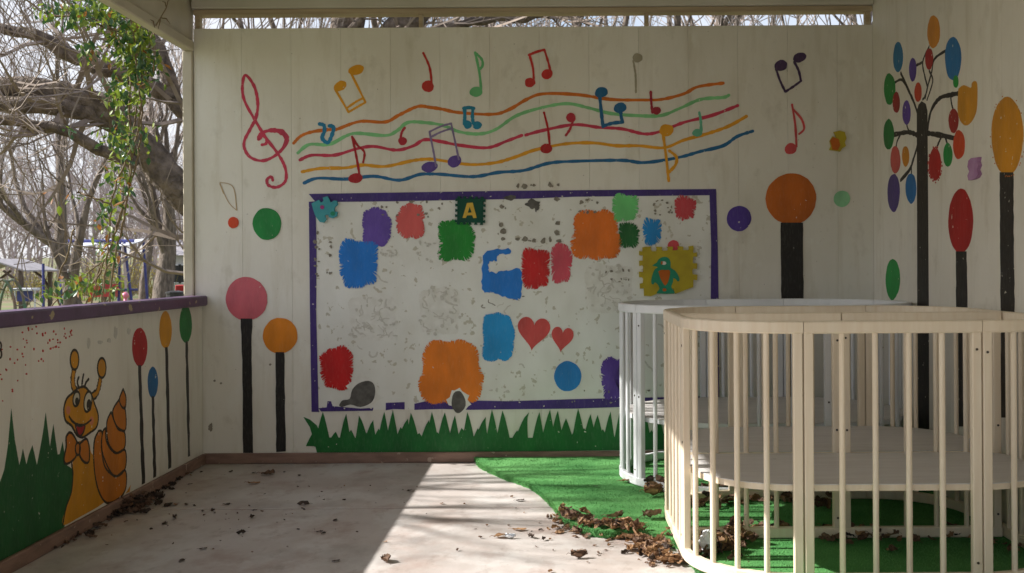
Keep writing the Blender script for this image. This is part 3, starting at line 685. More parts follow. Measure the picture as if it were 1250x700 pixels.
# ------------------------------------------------------------------ left wall mural
CL = (0, 400, 2.332); CS = (60, 410, 2.917)
def Lp(p): return crop(*CL, p)
def S(p): return crop(*CS, p)
lg = [(-300,470),(-260,300),(-235,420),(-200,350),(-170,440),(-130,280),(-100,420),(-60,360),(-30,440),(0,440),(12,405),(22,340),(32,230),(42,320),(55,392),(60,370),(65,345),(75,390),(82,362),(92,335),(98,360),(105,392),(113,350),(122,300),(130,242),(136,290),(142,340),(147,305),(152,275),(158,320),(164,362),(170,360),(178,325),(184,362),(190,392),(205,402),(210,470),(190,520),(182,575),(100,612),(0,668),(-300,830)]
lw.poly('painted_grass', Lp(lg), '#0c5028', label='tall dark green painted grass clump beside the snail', m=paint_mat('#0c5028', .72))
for cx, cy, rx, ry, col, tk in [(170.5,424,9.3,24,'#a02830',[(168.6,446),(172.3,446),(177,590),(173,592)]),(186.5,467,6.4,19,'#1a6494',[(185,484),(188,484),(190.5,582),(187,584)]),(202,403,7.6,23,'#c8901c',[(201.3,424),(204.5,424),(209,571),(205.3,573)]),(226.6,396,7.6,23,'#1c7038',[(226.4,417),(229.2,417),(232,557),(229.3,558)])]:
    lolly(lw, cx, cy, rx, ry, col, tk)
YS, OS, LN = '#c08a1e', '#b8741e', '#221c12'
LW_ = .011
body = lw.poly('painted_snail', smooth_px(S([(84,440),(84,500),(78,560),(60,610),(48,674),(110,645),(190,598),(215,560),(200,500),(178,440),(150,418),(140,380),(100,380)]), 4), YS, label='yellow cartoon snail with orange shell and bow tie')
def sn(name, pts, col, closed=True, outline=True, k=4):
    px = smooth_px(S(pts), k); lw.poly(name, px, col, body)
    if outline: lw.stroke('outline', px+[px[0]], LW_, LN, body)
def sl(pts, w=LW_, name='outline'): lw.stroke(name, S(pts), w, LN, body)
sl([(80,455),(84,500),(78,560),(60,610),(48,674)])
sn('shell_whorl', [(175,340),(188,346),(190,420),(230,500),(270,480),(273,540),(250,578),(205,595),(175,550),(160,470),(160,380)], OS)
sn('shell_whorl', [(200,330),(205,380),(235,418),(270,408),(271,470),(240,500),(200,470),(186,400),(190,345)], OS)
sn('shell_whorl', [(220,272),(243,330),(268,345),(268,398),(238,417),(210,380),(205,310)], OS)
sn('shell_whorl', [(247,230),(270,262),(271,335),(240,322),(226,270)], OS)
sn('shell_whorl', [(263,190),(273,220),(270,258),(256,250),(250,225)], OS)
lw.poly('tail', S([(272,562),(290,532),(286,556)]), YS, body)
for st, kn in (([(100,212),(86,180),(84,150),(90,112)], (90,86)), ([(142,222),(168,205),(178,175),(183,145)], (187,115))):
    lw.stroke('antenna', S(st), .040, LN, body); lw.stroke('antenna', S(st), .026, YS, body)
    sn('antenna_knob', [(kn[0]+15*math.cos(t), kn[1]+35*math.sin(t)) for t in [2*math.pi*i/10 for i in range(10)]], YS)
sn('head', [(98,190),(125,182),(150,212),(160,240),(174,285),(168,325),(145,345),(118,362),(97,352),(80,322),(58,302),(52,262),(62,225),(82,205)], YS)
for st in ([(105,186),(100,165),(105,148)], [(116,184),(118,160),(122,138)], [(126,184),(130,168),(140,155)]): sl(st, .012, 'hair_tuft')
for (x, y, a, b_) in ((96,225,12,26),(137,235,14,36)): sn('eye_white', [(x+a*math.cos(t)+.25*b_*math.sin(t)*-1*.4, y+b_*math.sin(t)) for t in [2*math.pi*i/10 for i in range(10)]], '#c9c4b4')
for (x, y, a, b_) in ((98,234,7,14),(141,248,9,22)): sn('pupil', [(x+a*math.cos(t), y+b_*math.sin(t)) for t in [2*math.pi*i/10 for i in range(10)]], LN, outline=False)
sn('mouth', [(92,314),(108,322),(126,318),(120,345),(107,358),(97,340)], '#9c2420')
sl([(70,288),(82,305),(100,316),(126,316),(148,300)])
for (x, y) in ((67,265),(150,303)): sn('cheek', [(x+8*math.cos(t), y+15*math.sin(t)) for t in [2*math.pi*i/10 for i in range(10)]], '#c08066', outline=False)
sn('bow_tie', [(70,345),(82,350),(98,382),(96,425),(78,448),(58,456),(52,438),(60,395),(60,362)], OS)
sn('bow_tie', [(108,385),(128,368),(137,376),(142,410),(140,448),(124,450),(108,425)], OS)
sn('bow_knot', [(101+9*math.cos(t), 403+22*math.sin(t)) for t in [2*math.pi*i/8 for i in range(8)]], OS)
rr = random.Random(21); L = []
for i in range(95):
    x = rr.uniform(-40, 95); 
    y = 398+rr.uniform(0, 1)*(95-max(x, 0)*.95)
    if x > 85 and y > 410: continue
    L.append(ell(x, y, rr.uniform(.45, .95), rr.uniform(.9, 1.7), 0, 7))
lw.polys('red_dots', L, '#b04038', label='spray of tiny red painted dots', kind='stuff')
lw.stroke('painted_scribble', [(-4,416),(1,420),(0,428),(-5,430),(-4,438),(1,436),(1,429),(-4,424)], .007, LN)
L = [blob(x, y, a, b_, i+60, .4, 9) for i, (x, y, a, b_) in enumerate([(108,418,1.6,7),(122,418,3,2.4),(133,416,2.5,3),(141,407,2,8),(157,404,2,4),(256,521,3,5),(40,640,3,4),(44,555,2,2)])]
lw.polys('glue_residue', L[:5], '#000', m=M['glue2'])
bw.polys('scuff_mark', [blob(257,522,2.6,5,77,.4), blob(262,465,1.5,1.2,78,.4), blob(270,468,1.2,1.2,79,.4), blob(330,445,1.3,1.3,80,.4)], '#000', m=M['glue'])

# ------------------------------------------------------------------ artificial turf
TH = .033
edge_px = [(583,558),(586,565),(598,571),(620,580.5),(643,588),(662,600),(676,614),(688,630),(706,641),(735,648),(765,648),(795,650),(818,657),(836,668),(850,690)]
ed_w = [on_floor(*p, TH) for p in edge_px]
outline = [(p.x, min(p.y, YB-.026)) for p in ed_w]
outline = [(outline[0][0]-.01, YB-.0235)]+outline
outline += [(.56,3.75),(.60,3.45),(.72,3.30),(1.2,3.22),(1.884,3.2),(1.884,YB-.0235)]
rr = random.Random(12)
curve = catmull(outline[:-2], 6)
curve = [(x+rr.uniform(-.006,.006), y+rr.uniform(-.006,.006)) if 1 < i < len(curve)-1 else (x, y) for i, (x, y) in enumerate(curve)]
poly = curve+outline[-2:]
mb = MB(); tri = tessellate_polygon([[Vector((x, y, 0)) for x, y in poly]]); nn = len(poly)
mb.v = [Vector((x, y, TH)) for x, y in poly]+[Vector((x, y, .0005)) for x, y in poly]
mb.f = [tuple(t) for t in tri]+[(i, (i+1) % nn, nn+(i+1) % nn, nn+i) for i in range(nn)]
turf = mb.build('turf_mat', M['turf'], label='bright green artificial turf mat with wavy cut edge', cat='turf mat')
def inside(x, y, P):
    c = False; j = len(P)-1
    for i in range(len(P)):
        if (P[i][1] > y) != (P[j][1] > y) and x < (P[j][0]-P[i][0])*(y-P[i][1])/(P[j][1]-P[i][1])+P[i][0]: c = not c
        j = i
    return c
mb = MB(); k = 0
while k < 75000:
    x, y = rr.uniform(-.5, 1.88), rr.uniform(3.2, YB-.03)
    if rr.random() < .35:     # extra pile where the cut edge shows
        i = rr.randrange(len(curve)-1); t = rr.random(); x = curve[i][0]*(1-t)+curve[i+1][0]*t+rr.uniform(-.01,.008); y = curve[i][1]*(1-t)+curve[i+1][1]*t+rr.uniform(-.01,.01)
        z = TH*rr.uniform(.2, 1); edge = True
    else:
        edge = False; z = TH-.001
        if not inside(x, y, poly): continue
    a = rr.uniform(0, 6.28); dx, dy = math.cos(a), math.sin(a); w = .0016; hgt = rr.uniform(.004, .009); l = rr.uniform(-.004, .004)
    mb.add([Vector((x-dx*w, y-dy*w, z)), Vector((x+dx*w, y+dy*w, z)), Vector((x+l, y+rr.uniform(-.004,.004), z+hgt*(.6 if edge else 1)))], [(0,1,2)]); k += 1
mb.build('turf_pile', M['blade'], turf, kind='stuff')

# ------------------------------------------------------------------ cribs
ZF = TH+.002; HC = .958; HP = .385
def arc_pts(cx, cy, r, a0, a1, n=10):
    out = []
    for i in range(n+1):
        a = a0+(a1-a0)*i/n; d = Vector((math.cos(a), math.sin(a), 0)); out.append((Vector((cx, cy, 0))+d*r, d))
    return out
def line_pts(p, q, nrm, n=1):
    p, q, nrm = Vector((*p, 0)), Vector((*q, 0)), Vector((*nrm, 0))
    return [(p+(q-p)*i/n, nrm) for i in range(n+1)]
def path_len(P): return sum((P[i+1][0]-P[i][0]).length for i in range(len(P)-1))
def path_at(P, d):
    for i in range(len(P)-1):
        l = (P[i+1][0]-P[i][0]).length
        if d <= l or i == len(P)-2:
            t = d/l; nv = (P[i][1]*(1-t)+P[i+1][1]*t).normalized(); return P[i][0]+(P[i+1][0]-P[i][0])*t, nv
        d -= l
RH = .044; RT = .015; ch = .005
PROF = [(-RT+ch,0),(RT-ch,0),(RT,ch),(RT,RH-ch),(RT-ch,RH),(-RT+ch,RH),(-RT,RH-ch),(-RT,ch)]
_slat = None
def slat_mesh():
    global _slat
    if _slat is None:
        m = MB(); z0, z1 = ZF+RH-.004, HC-RH+.004
        m.tube([(0,0,z0),(0,0,(z0+z1)/2),(0,0,z1)], .0105, 12, False); _slat = m
    return _slat
def crib(name, loc, label, m, panels, decks):
    root = thing(name, loc, label, 'playpen')
    sm = slat_mesh().mesh('slat', True); sm.materials.append(m)
    pm = MB(); pm.bbox(-.014, .014, -.016, .016, ZF+RH-.004, HC-RH+.004, .003); pmesh = pm.mesh('post'); pmesh.materials.append(m)
    sc = MB(); sc.tube([(.0135,0,0),(.0156,0,0)], .0048, 8); smesh = sc.mesh('screw'); smesh.materials.append(M['screw'])
    rr = random.Random(hash(label) % 1000 if False else len(label))
    for P, ns in panels:
        Ltot = path_len(P); g_ = .0012
        # trim the ends a hair so that a joint shows
        def trimmed():
            Q = [path_at(P, g_)]; acc = 0
            for i in range(1, len(P)-1): Q.append(P[i])
            Q.append(path_at(P, Ltot-g_)); return Q
        Q = trimmed()
        for nm, z in (('top_rail', HC-RH), ('bottom_rail', ZF)):
            mm = MB(); mm.sweep([(q+Vector((0,0,z)), r) for q, r in Q], PROF); mm.build(nm, m, root)
        for d in (.0185, Ltot-.0185):
            q, r = path_at(P, d); o = link('post', pmesh, None, root); o.location = q; o.rotation_euler = (0, 0, math.atan2(r.y, r.x))
            for zz in ((HC-.11) if d < .1 else (HC-.105), HP+.10, ZF+.085):
                if rr.random() < .4:
                    s_ = link('screw', smesh, None, o); s_.location = (0, rr.uniform(-.003,.003), zz+rr.uniform(-.01,.01))
        for i in range(ns):
            d = .0185+(Ltot-.037)*(i+1)/(ns+1)
            q, r = path_at(P, d); o = link('slat', sm, None, root); o.location = q; o.rotation_euler = (rr.uniform(-.002,.002), rr.uniform(-.002,.002), rr.uniform(0, 6))
    for pts in decks:
        n_ = len(pts); tri = tessellate_polygon([[Vector((x, y, 0)) for x, y in pts]])
        mm = MB(); mm.v = [Vector((x, y, HP)) for x, y in pts]+[Vector((x, y, HP-.003)) for x, y in pts]
        mm.f = [tuple(t) for t in tri]+[(i, (i+1) % n_, n_+(i+1) % n_, n_+i) for i in range(n_)]
        d_ = mm.build('base_board', M['deck'], root)
        mm = MB(); mm.v = [Vector((x, y, HP-.0031)) for x, y in pts]+[Vector((x, y, HP-.024)) for x, y in pts]
        mm.f = [tuple(n_+i for i in t) for t in tri]+[(i, (i+1) % n_, n_+(i+1) % n_, n_+i) for i in range(n_)]
        mm.build('board_edge', m, d_)
    return root
def frame(cx, cy, hx_, hy_, r):
    # panels of a rounded rectangle: straight sections and quarter arcs
    P = math.pi
    return {
     'front': line_pts((cx-hx_+r, cy-hy_), (cx+hx_-r, cy-hy_), (0,-1)), 'back': line_pts((cx-hx_+r, cy+hy_), (cx+hx_-r, cy+hy_), (0,1)),
     'left': line_pts((cx-hx_, cy-hy_+r), (cx-hx_, cy+hy_-r), (-1,0)), 'right': line_pts((cx+hx_, cy-hy_+r), (cx+hx_, cy+hy_-r), (1,0)),
     'fl': arc_pts(cx-hx_+r, cy-hy_+r, r, P, 1.5*P), 'fr': arc_pts(cx+hx_-r, cy-hy_+r, r, 1.5*P, 2*P), 'br': arc_pts(cx+hx_-r, cy+hy_-r, r, 0, .5*P), 'bl': arc_pts(cx-hx_+r, cy+hy_-r, r, .5*P, P)}
def rrect(x0, x1, y0, y1, r, rads=None, n=9):
    rads = rads or (r, r, r, r); out = []
    for (cx, cy, a0), q in zip(((x0, y0, math.pi), (x1, y0, 1.5*math.pi), (x1, y1, 0), (x0, y1, .5*math.pi)), rads):
        sx = 1 if cx == x0 else -1; sy = 1 if cy == y0 else -1
        for i in range(n+1):
            a = a0+.5*math.pi*i/n; out.append((cx+sx*q+q*math.cos(a), cy+sy*q+q*math.sin(a)))
    return out
CX, CY = 1.168, 4.265; HX, HY, RR = .675, .675, .365
f = frame(CX, CY, HX, HY, RR)
pan = [(f[k], 4) for k in ('front','back','left','right','fl','fr','br','bl')]
pan += [(line_pts((CX-HX+.02, CY-.03), (CX-.001, CY-.03), (0,-1)), 4), (line_pts((CX+.001, CY-.03), (CX+HX-.02, CY-.03), (0,-1)), 4)]
ins = .022
decks = [rrect(CX-HX+ins, CX+HX-ins, CY-HY+ins, CY-.03-.018, 0, (RR-ins, RR-ins, .10, .10)), rrect(CX-HX+ins, CX+HX-ins, CY-.03+.018, CY+HY-ins, 0, (.10, .10, RR-ins, RR-ins))]
crib('playpen', (CX, CY, TH), 'large natural birch slatted playpen in front of the white one', M['wood'], pan, decks)
# white one, against the back wall
WX0, WX1, WY0, WY1 = .350, 1.862, 4.995, 6.055
r = (WY1-WY0)/2; cy = (WY0+WY1)/2; P_ = math.pi; A0 = math.radians(30)
pan = [(arc_pts(WX0+r, cy, r, P_-A0, P_+A0, 10), 4), (arc_pts(WX0+r, cy, r, P_+A0, 1.5*P_, 8), 4), (arc_pts(WX0+r, cy, r, .5*P_, P_-A0, 8), 4),
       (arc_pts(WX1-r, cy, r, -A0, A0, 10), 4), (arc_pts(WX1-r, cy, r, -.5*P_, -A0, 8), 3), (arc_pts(WX1-r, cy, r, A0, .5*P_, 8), 3),
       (line_pts((WX0+r, WY0), (WX1-r, WY0), (0,-1)), 4), (line_pts((WX0+r, WY1), (WX1-r, WY1), (0,1)), 4)]
crib('playpen', (1.1, cy, TH), 'oval white painted slatted playpen standing against the back wall', M['white'], pan, [rrect(WX0+.022, WX1-.022, WY0+.022, WY1-.022, 0, (r-.024,)*4)])

# ------------------------------------------------------------------ fallen leaves
def dead_leaf(seed, L=.05, W=.034, roll=1.0):
    # shrivelled leaf: rolled about its midrib, edges cockled
    rr = random.Random(seed); m = MB(); nu, nv = 7, 6; o = rr.uniform(0, 50)
    bend = rr.uniform(-.5, 1.0)*roll; tw = rr.uniform(-1.2, 1.2); skew = rr.uniform(-.5, .5)
    for i in range(nu+1):
        u = i/nu; half = W*.5*(math.sin(math.pi*(.04+.92*u**.8))**.75)*(1+.28*noise.noise((u*4+o, 1, 0)))+.001
        for j in range(nv+1):
            v = j/nv*2-1; w = half*(1+.35*noise.noise((u*5+o, v*2, 3)))
            a = v*roll*(1.1+skew*(1 if v > 0 else -1))
            y = w*math.sin(a)/max(roll, .3); z = w*(1-math.cos(a))/max(roll, .3)
            x = (u-.5)*L; z += .25*L*bend*(u-.5)**2*2+.010*noise.noise((u*6+o, v*2.2+o, 7))*(.4+roll*.5)
            t = tw*(u-.5); m.v.append(Vector((x+.006*noise.noise((u*3, v*3+o, 9)), y*math.cos(t)-z*math.sin(t), y*math.sin(t)+z*math.cos(t))))
    for i in range(nu):
        for j in range(nv): a = i*(nv+1)+j; m.f.append((a, a+1, a+nv+2, a+nv+1))
    zmin = min(v.z for v in m.v); m.v = [v-Vector((0,0,zmin)) for v in m.v]
    c = m.v[nv//2].copy(); m.tube([c, c+Vector((-L*.15,.003,.002)), c+Vector((-L*.3,.001,-.001))], .0008, 3, False)
    return m
protos = [dead_leaf(s_, .05, w_, c) for s_, w_, c in ((1,.026,.3),(2,.034,1.0),(3,.036,1.8),(4,.03,.6),(5,.05,2.3),(6,.042,1.4))]
def litter(name, spots, label, mats=('deadA','deadB','deadC'), weights=(.5,.25,.25), seed=1, cat='leaves'):
    # uncountable heaps: one object, three leaf colours
    rr = random.Random(seed); me_v = []; me_f = []; mi = []
    for (x, y, z, sc) in spots:
        p = rr.choice(protos); tilt = min(1.0, (z-.004)*9)
        Mx = Matrix.Translation((x, y, z)) @ Matrix.Rotation(rr.uniform(0, 6.3), 4, 'Z') @ Matrix.Rotation(rr.uniform(-.25-tilt, .25+tilt), 4, 'X') @ Matrix.Rotation(rr.uniform(-.25-tilt, .25+tilt), 4, 'Y') @ Matrix.Scale(sc, 4)
        n = len(me_v); me_v.extend(Mx @ v for v in p.v); k = rr.choices(range(3), weights)[0]
        me_f.extend(tuple(n+i for i in fc) for fc in p.f); mi.extend([k]*len(p.f))
    me = bpy.data.meshes.new(name); me.from_pydata([tuple(v) for v in me_v], [], me_f); me.update()
    for q in mats: me.materials.append(M[q])
    me.polygons.foreach_set('material_index', mi)
    return link(name, me, None, None, label, cat, None, 'stuff')
def drift(path, n, spread, zf, seed, hmax=.05, smin=.5, smax=1.3):
    rr = random.Random(seed); out = []
    P = [on_floor(*p) for p in path]
    for i in range(n):
        t = rr.random()*(len(P)-1); k = int(t); q = P[k].lerp(P[k+1], t-k)
        d = abs(rr.gauss(0, 1)); a = rr.uniform(0, 6.3)
        x, y = q.x+math.cos(a)*d*spread, q.y+math.sin(a)*d*spread
        z = zf(x, y)+rr.random()**2*hmax*max(0, 1-d*.6)
        out.append((x, y, z, rr.uniform(smin, smax)))
    return out
def zf(x, y): return TH+.006 if inside(x, y, poly) else .002
litter('leaf_litter', drift([(690,638),(705,650),(735,655),(765,655),(790,664),(812,668)], 230, .05, zf, 2, .024, .3, 1.15)+drift([(780,672),(800,680),(830,692)], 130, .055, zf, 3, .024, .3, 1.2)+drift([(684,628),(690,645)], 40, .03, zf, 22, .02, .3, .7)+drift([(600,640),(820,700)], 40, .35, zf, 33, 0, .2, .5), 'drift of brown dead leaves along the turf edge', weights=(.36,.54,.10), seed=4)
litter('leaf_litter', drift([(868,688),(885,680),(905,672)], 80, .06, zf, 5, .09, .6, 1.5)+drift([(890,660),(930,655),(985,658)], 30, .06, zf, 6, .025, .5, 1.3)+drift([(860,628),(930,618),(1010,625)], 40, .07, zf, 7, .05, .8, 1.5), 'heap of dead leaves inside the birch playpen corner', weights=(.56,.32,.12), seed=5)
litter('leaf_litter', drift([(1010,662),(1040,665),(1075,668)], 55, .08, zf, 8, .04, .6, 1.4)+drift([(1120,664),(1180,668),(1235,690)], 26, .12, zf, 9, .02, .5, 1.1)+drift([(790,606),(815,606)], 22, .045, zf, 10, .04, .9, 1.7)+drift([(840,610),(1000,600)], 26, .12, zf, 28, .03, .8, 1.4), 'scattered dead leaves on turf under the playpens', weights=(.55,.25,.2), seed=6)
litter('leaf_litter', drift([(135,632),(158,620),(182,610)], 150, .06, lambda x, y: .002, 11, .045, .5, 1.2)+drift([(60,672),(100,652),(140,636)], 40, .05, lambda x, y: .002, 12, .01, .3, .9)+drift([(190,604),(240,575)], 24, .04, lambda x, y: .002, 13, .01, .3, .8), 'dark leaf heap along the foot of the snail wall', weights=(.35,.05,.6), seed=7)
litter('leaf_litter', drift([(200,620),(330,640),(420,600)], 70, .55, lambda x, y: .002, 14, 0, .1, .35), 'tiny leaf crumbs strewn over the shaded concrete', weights=(.3,.1,.6), seed=8)
lv_m = {}
def one_leaf(px, py, pi, m, sc, rot, label, group=None, z=None):
    key = (pi, m)
    if key not in lv_m: lv_m[key] = protos[pi].mesh('dead_leaf', True); lv_m[key].materials.append(M[m])
    p = on_floor(px, py, 0); zz = zf(p.x, p.y) if z is None else z
    if zz > .01: p = on_floor(px, py, zz)
    o = link('dead_leaf', lv_m[key], None, None, label, 'leaf', group); o.location = (p.x, p.y, zz); o.rotation_euler = (0, 0, rot); o.scale = (sc,)*3
GS, GL = 'small leaves on the shaded floor', 'leaves on the sunlit floor'
rr = random.Random(77)
for px, py, sc in ((281,577,1.0),(310,578,.8),(347,577,.7),(232,592,.8),(228,617,.9),(248,625,.7),(260,625,.8),(276,617,1.1),(308,633,.9),(311,624,.7),(370,617,1.6),(409,636,.9),(390,650,.8),(395,652,.7),(294,653,1.1),(248,671,.9),(222,686,.9),(410,686,.9),(213,634,1.2),(201,640,1.2),(365,581,.8)):
    one_leaf(px, py, rr.choice((0, 0, 3, 2)), 'deadC', sc*.72, rr.uniform(0, 6), 'small dark dead leaf lying flat on the shaded concrete floor', GS)
one_leaf(327, 580, 1, 'deadA', 1.5, .3, 'larger curled brown leaf on shaded floor nearest the back wall', GS)
one_leaf(310, 591, 0, 'deadB', 1.3, .1, 'flat yellowish leaf on the shaded floor near the back wall', GS)
one_leaf(500, 600, 3, 'deadC', .7, 1, 'single dark leaf just left of the shadow edge near the back', GS)
for px, py, pi, m, sc, rot, lab in ((612,656,3,'deadB',1.4,.5,'tan curled leaf in the middle of the sunlit concrete'),(623,658,4,'plastic',.9,.2,'pale bleached leaf scrap touching the tan leaf on sunlit concrete'),(634,648,0,'deadB',1.2,.1,'flat tan leaf behind the bleached scrap on sunlit concrete'),(648,657,2,'deadC',.8,2.2,'small dark leaf right of the tan leaves on sunlit concrete'),(664,660,2,'deadC',.6,1,'tiny dark leaf farthest right of those on sunlit concrete'),(707,682,4,'deadA',1.35,.4,'big crumpled brown leaf alone near the front of the sunlit concrete'),(635,612,0,'deadC',.9,.5,'thin dark leaf on sunlit concrete left of the turf'),(470,686,5,'deadA',1.2,2,'brown leaf at the shadow edge in front')):
    one_leaf(px, py, pi, m, sc, rot, lab, GL)
GT = 'leaves on the turf'
for px, py, pi, m, sc, rot, lab in ((750,632,1,'deadA',1.5,.2,'brown leaf on open turf left of the birch playpen'),(757,631,4,'deadA',1.1,1.2,'curled leaf overlapping the brown leaf on open turf'),(796,632,5,'deadA',1.9,.6,'crumpled brown leaf on turf touching the birch playpen'),(764,588,3,'deadB',1.2,.2,'small tan leaf on turf beside the white playpen'),(798,605,4,'deadB',2.2,.7,'large tan leaf between the two playpens'),(727,594,0,'deadC',.5,.2,'tiny leaf on turf in front of the painted grass')):
    one_leaf(px, py, pi, m, sc, rot, lab, GT)
# crumpled clear plastic bag
mb = MB(); rr = random.Random(4); nu, nv = 14, 10; c = on_floor(863, 678, TH)
for i in range(nv+1):
    ph = math.pi*i/nv
    for j in range(nu):
        th = 2*math.pi*j/nu; k = 1+rr.uniform(-.28, .22)
        mb.v.append(Vector((c.x+.03*k*math.sin(ph)*math.cos(th), c.y+.035*k*math.sin(ph)*math.sin(th), TH+.048+.045*k*math.cos(ph))))
for i in range(nv):
    for j in range(nu): j2 = (j+1) % nu; mb.f.append((i*nu+j, i*nu+j2, (i+1)*nu+j2, (i+1)*nu+j))
mb.build('plastic_bag', M['plastic'], label='crumpled pale plastic bag among leaves in the birch playpen', cat='plastic bag')

# ------------------------------------------------------------------ trees
def rdir(rr): 
    while True:
        v = Vector((rr.uniform(-1,1), rr.uniform(-1,1), rr.uniform(-1,1)))
        if .05 < v.length < 1: return v.normalized()
def grow(big, fine, p, d, L, r, depth, rr, up=.12, kids=(3, 5), wob=.28, minr=.004, ang=(.45, 1.0), sides=None):
    seg = 4 if depth >= 2 else 3; pts = [p.copy()]; rads = [r]; q = p.copy(); dd = d.normalized()
    for i in range(seg):
        dd = (dd+rdir(rr)*wob+Vector((0,0,up))).normalized(); q = q+dd*L/seg; pts.append(q.copy()); rads.append(max(minr, r*(1-.62*(i+1)/seg)))
    (big if depth >= 3 else fine).tube(pts, rads, (7 if depth >= 4 else 5 if depth == 3 else 3), False)
    if depth <= 0: return
    for k in range(rr.randint(*kids)):
        t = rr.uniform(.3, 1.0); i = min(seg-1, int(t*seg)); b = pts[i].lerp(pts[i+1], t*seg-i)
        ax = (pts[i+1]-pts[i]).normalized(); side = rdir(rr); side = (side-ax*side.dot(ax)).normalized()
        a = rr.uniform(*ang); nd = ax*math.cos(a)+side*math.sin(a)
        grow(big, fine, b, nd, L*rr.uniform(.5, .78), max(minr, rads[i]*rr.uniform(.45, .68)), depth-1, rr, up, kids, wob, minr, ang)
    grow(big, fine, pts[-1], dd, L*rr.uniform(.55, .8), max(minr, rads[-1]), depth-1, rr, up, kids, wob, minr, ang)
def tree_proto(seed, h, r, depth=5, up=.14, kids=(3, 4), ang=(.35, .9), minr=.006, lean=0):
    big, fine = MB(), MB(); rr = random.Random(seed)
    d = Vector((lean, rr.uniform(-.08,.08), 1))
    grow(big, fine, Vector((0,0,-.15)), d, h*.36, r, depth, rr, up, kids, .2, minr, ang)
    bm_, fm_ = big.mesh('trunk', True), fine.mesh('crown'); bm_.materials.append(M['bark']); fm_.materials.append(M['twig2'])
    return bm_, fm_
prot = [tree_proto(1, 11, .2, kids=(2, 3)), tree_proto(2, 13, .24, kids=(2, 3), ang=(.3, .8)), tree_proto(3, 8, .15, kids=(2, 3), ang=(.4, 1.1)), tree_proto(4, 10, .3, kids=(2, 4), ang=(.3, .7), up=.2)]
GT_ = 'bare trees beyond the rail'
def put_tree(k, px, Y, sc, rot, label, lean=None):
    x = at(px, 400, Y).x; zg = GZ
    o = thing('bare_tree', (x, Y, zg), label, 'tree', GT_); o.rotation_euler = (0, 0, rot); o.scale = (sc,)*3
    for nm, me in zip(('trunk', 'crown'), prot[k]):
        c = bpy.data.objects.new(nm, me); COL.objects.link(c); c.parent = o
put_tree(2, 78, 19, 1.0, .4, 'forked bare tree rising behind the lower vine leaves')
put_tree(1, 95, 27, 1.0, 2.0, 'straight dark bare trunk just right of the forked tree')
put_tree(3, 197, 30, 1.15, 1.0, 'stout bare trunk beside the corner post and pale house')
put_tree(0, 175, 42, 1.1, .9, 'tall bare tree between play frame and stout trunk')
put_tree(3, 600, 22, 1.1, 2.4, 'bare tree seen through the middle of the slot over the wall')
put_tree(1, 740, 20, 1.0, .2, 'bare tree seen through the slot left of its right upright')
put_tree(0, 920, 19, 1.15, 3.3, 'bare tree seen through the right part of the slot')
put_tree(2, 1010, 14, 1.2, 1.3, 'bushy bare tree at the right end of the slot')
put_tree(0, 330, 24, 1.1, 1.9, 'bare tree seen through the left part of the slot')
put_tree(2, 300, 11.5, 1.05, 2.2, 'low twiggy tree at the left end of the slot over the wall')
put_tree(2, 560, 12.5, 1.1, 4.1, 'twiggy tree just right of the left slot upright')
put_tree(2, 690, 12, 1.1, 5.3, 'twiggy tree in the middle bay of the slot')
put_tree(2, 440, 13, 1.15, 3.3, 'twiggy tree behind the old leaning tree in the slot')
put_tree(2, 950, 12.5, 1.0, .3, 'twiggy tree in the right bay of the slot')
put_tree(0, 820, 13, .9, 1.1, 'twiggy tree just right of the right slot upright')
# tree outside the open side; its branches put the streaky shade on the floor
o = thing('bare_tree', (-6.4, 5.5, GZ), 'bare tree beyond the open side whose branches shade the floor', 'tree', GT_); o.rotation_euler = (0, 0, .8); o.scale = (.72,)*3
for nm, me in zip(('trunk', 'crown'), prot[0]):
    c = bpy.data.objects.new(nm, me); COL.objects.link(c); c.parent = o

# the big leaning tree behind the back wall
big, fine = MB(), MB(); rr = random.Random(91)
bt = thing('leaning_tree', (-2.75, 10.3, GZ), 'old leaning tree with thick limbs arching left over the vine', 'tree')
def limb(pts, twigs, L, depth=2):
    P = [Vector(p[0]) for p in pts]; Rr = [p[1] for p in pts]
    Pc = []; Rc = []
    Q = [P[0]]+P+[P[-1]]
    for i in range(1, len(Q)-2):
        for j in range(4):
            t = j/4; p0, p1, p2, p3 = Q[i-1:i+3]
            Pc.append(.5*((2*p1)+(p2-p0)*t+(2*p0-5*p1+4*p2-p3)*t*t+(3*p1-p0-3*p2+p3)*t**3)+rdir(rr)*.02); Rc.append(Rr[i-1]*(1-t)+Rr[i]*t)
    Pc.append(P[-1]); Rc.append(Rr[-1]); big.tube(Pc, Rc, 10, True)
    for k in range(twigs):
        i = rr.randrange(1, len(Pc)-1); ax = (Pc[i+1]-Pc[i]).normalized(); s_ = rdir(rr); s_ = (s_-ax*s_.dot(ax)).normalized()
        grow(big, fine, Pc[i], ax*.5+s_, rr.uniform(.5, 1)*L, min(.035, Rc[i]*.35), depth, rr, .05, (3, 4), .3, .004)
A9 = lambda x, y, Y=9.6: at(x, y, Y)
limb([(Vector((-2.75,10.3,GZ-.1)), .30), (A9(312,360,10.1), .25), (A9(270,290,9.9), .2), (A9(228,240,9.7), .16), (A9(178,184,9.6), .145), (A9(140,140,9.5), .125), (A9(90,118,9.4), .11), (A9(30,108,9.3), .10), (A9(-60,104,9.2), .08), (A9(-180,90,9.0), .05)], 9, 1.5, 2)
limb([(A9(170,176,9.6), .11), (A9(130,146,9.5), .085), (A9(80,134,9.3), .085), (A9(20,128,9.2), .08), (A9(-60,130,9.1), .06), (A9(-160,140,9), .03)], 5, 1.2, 2)
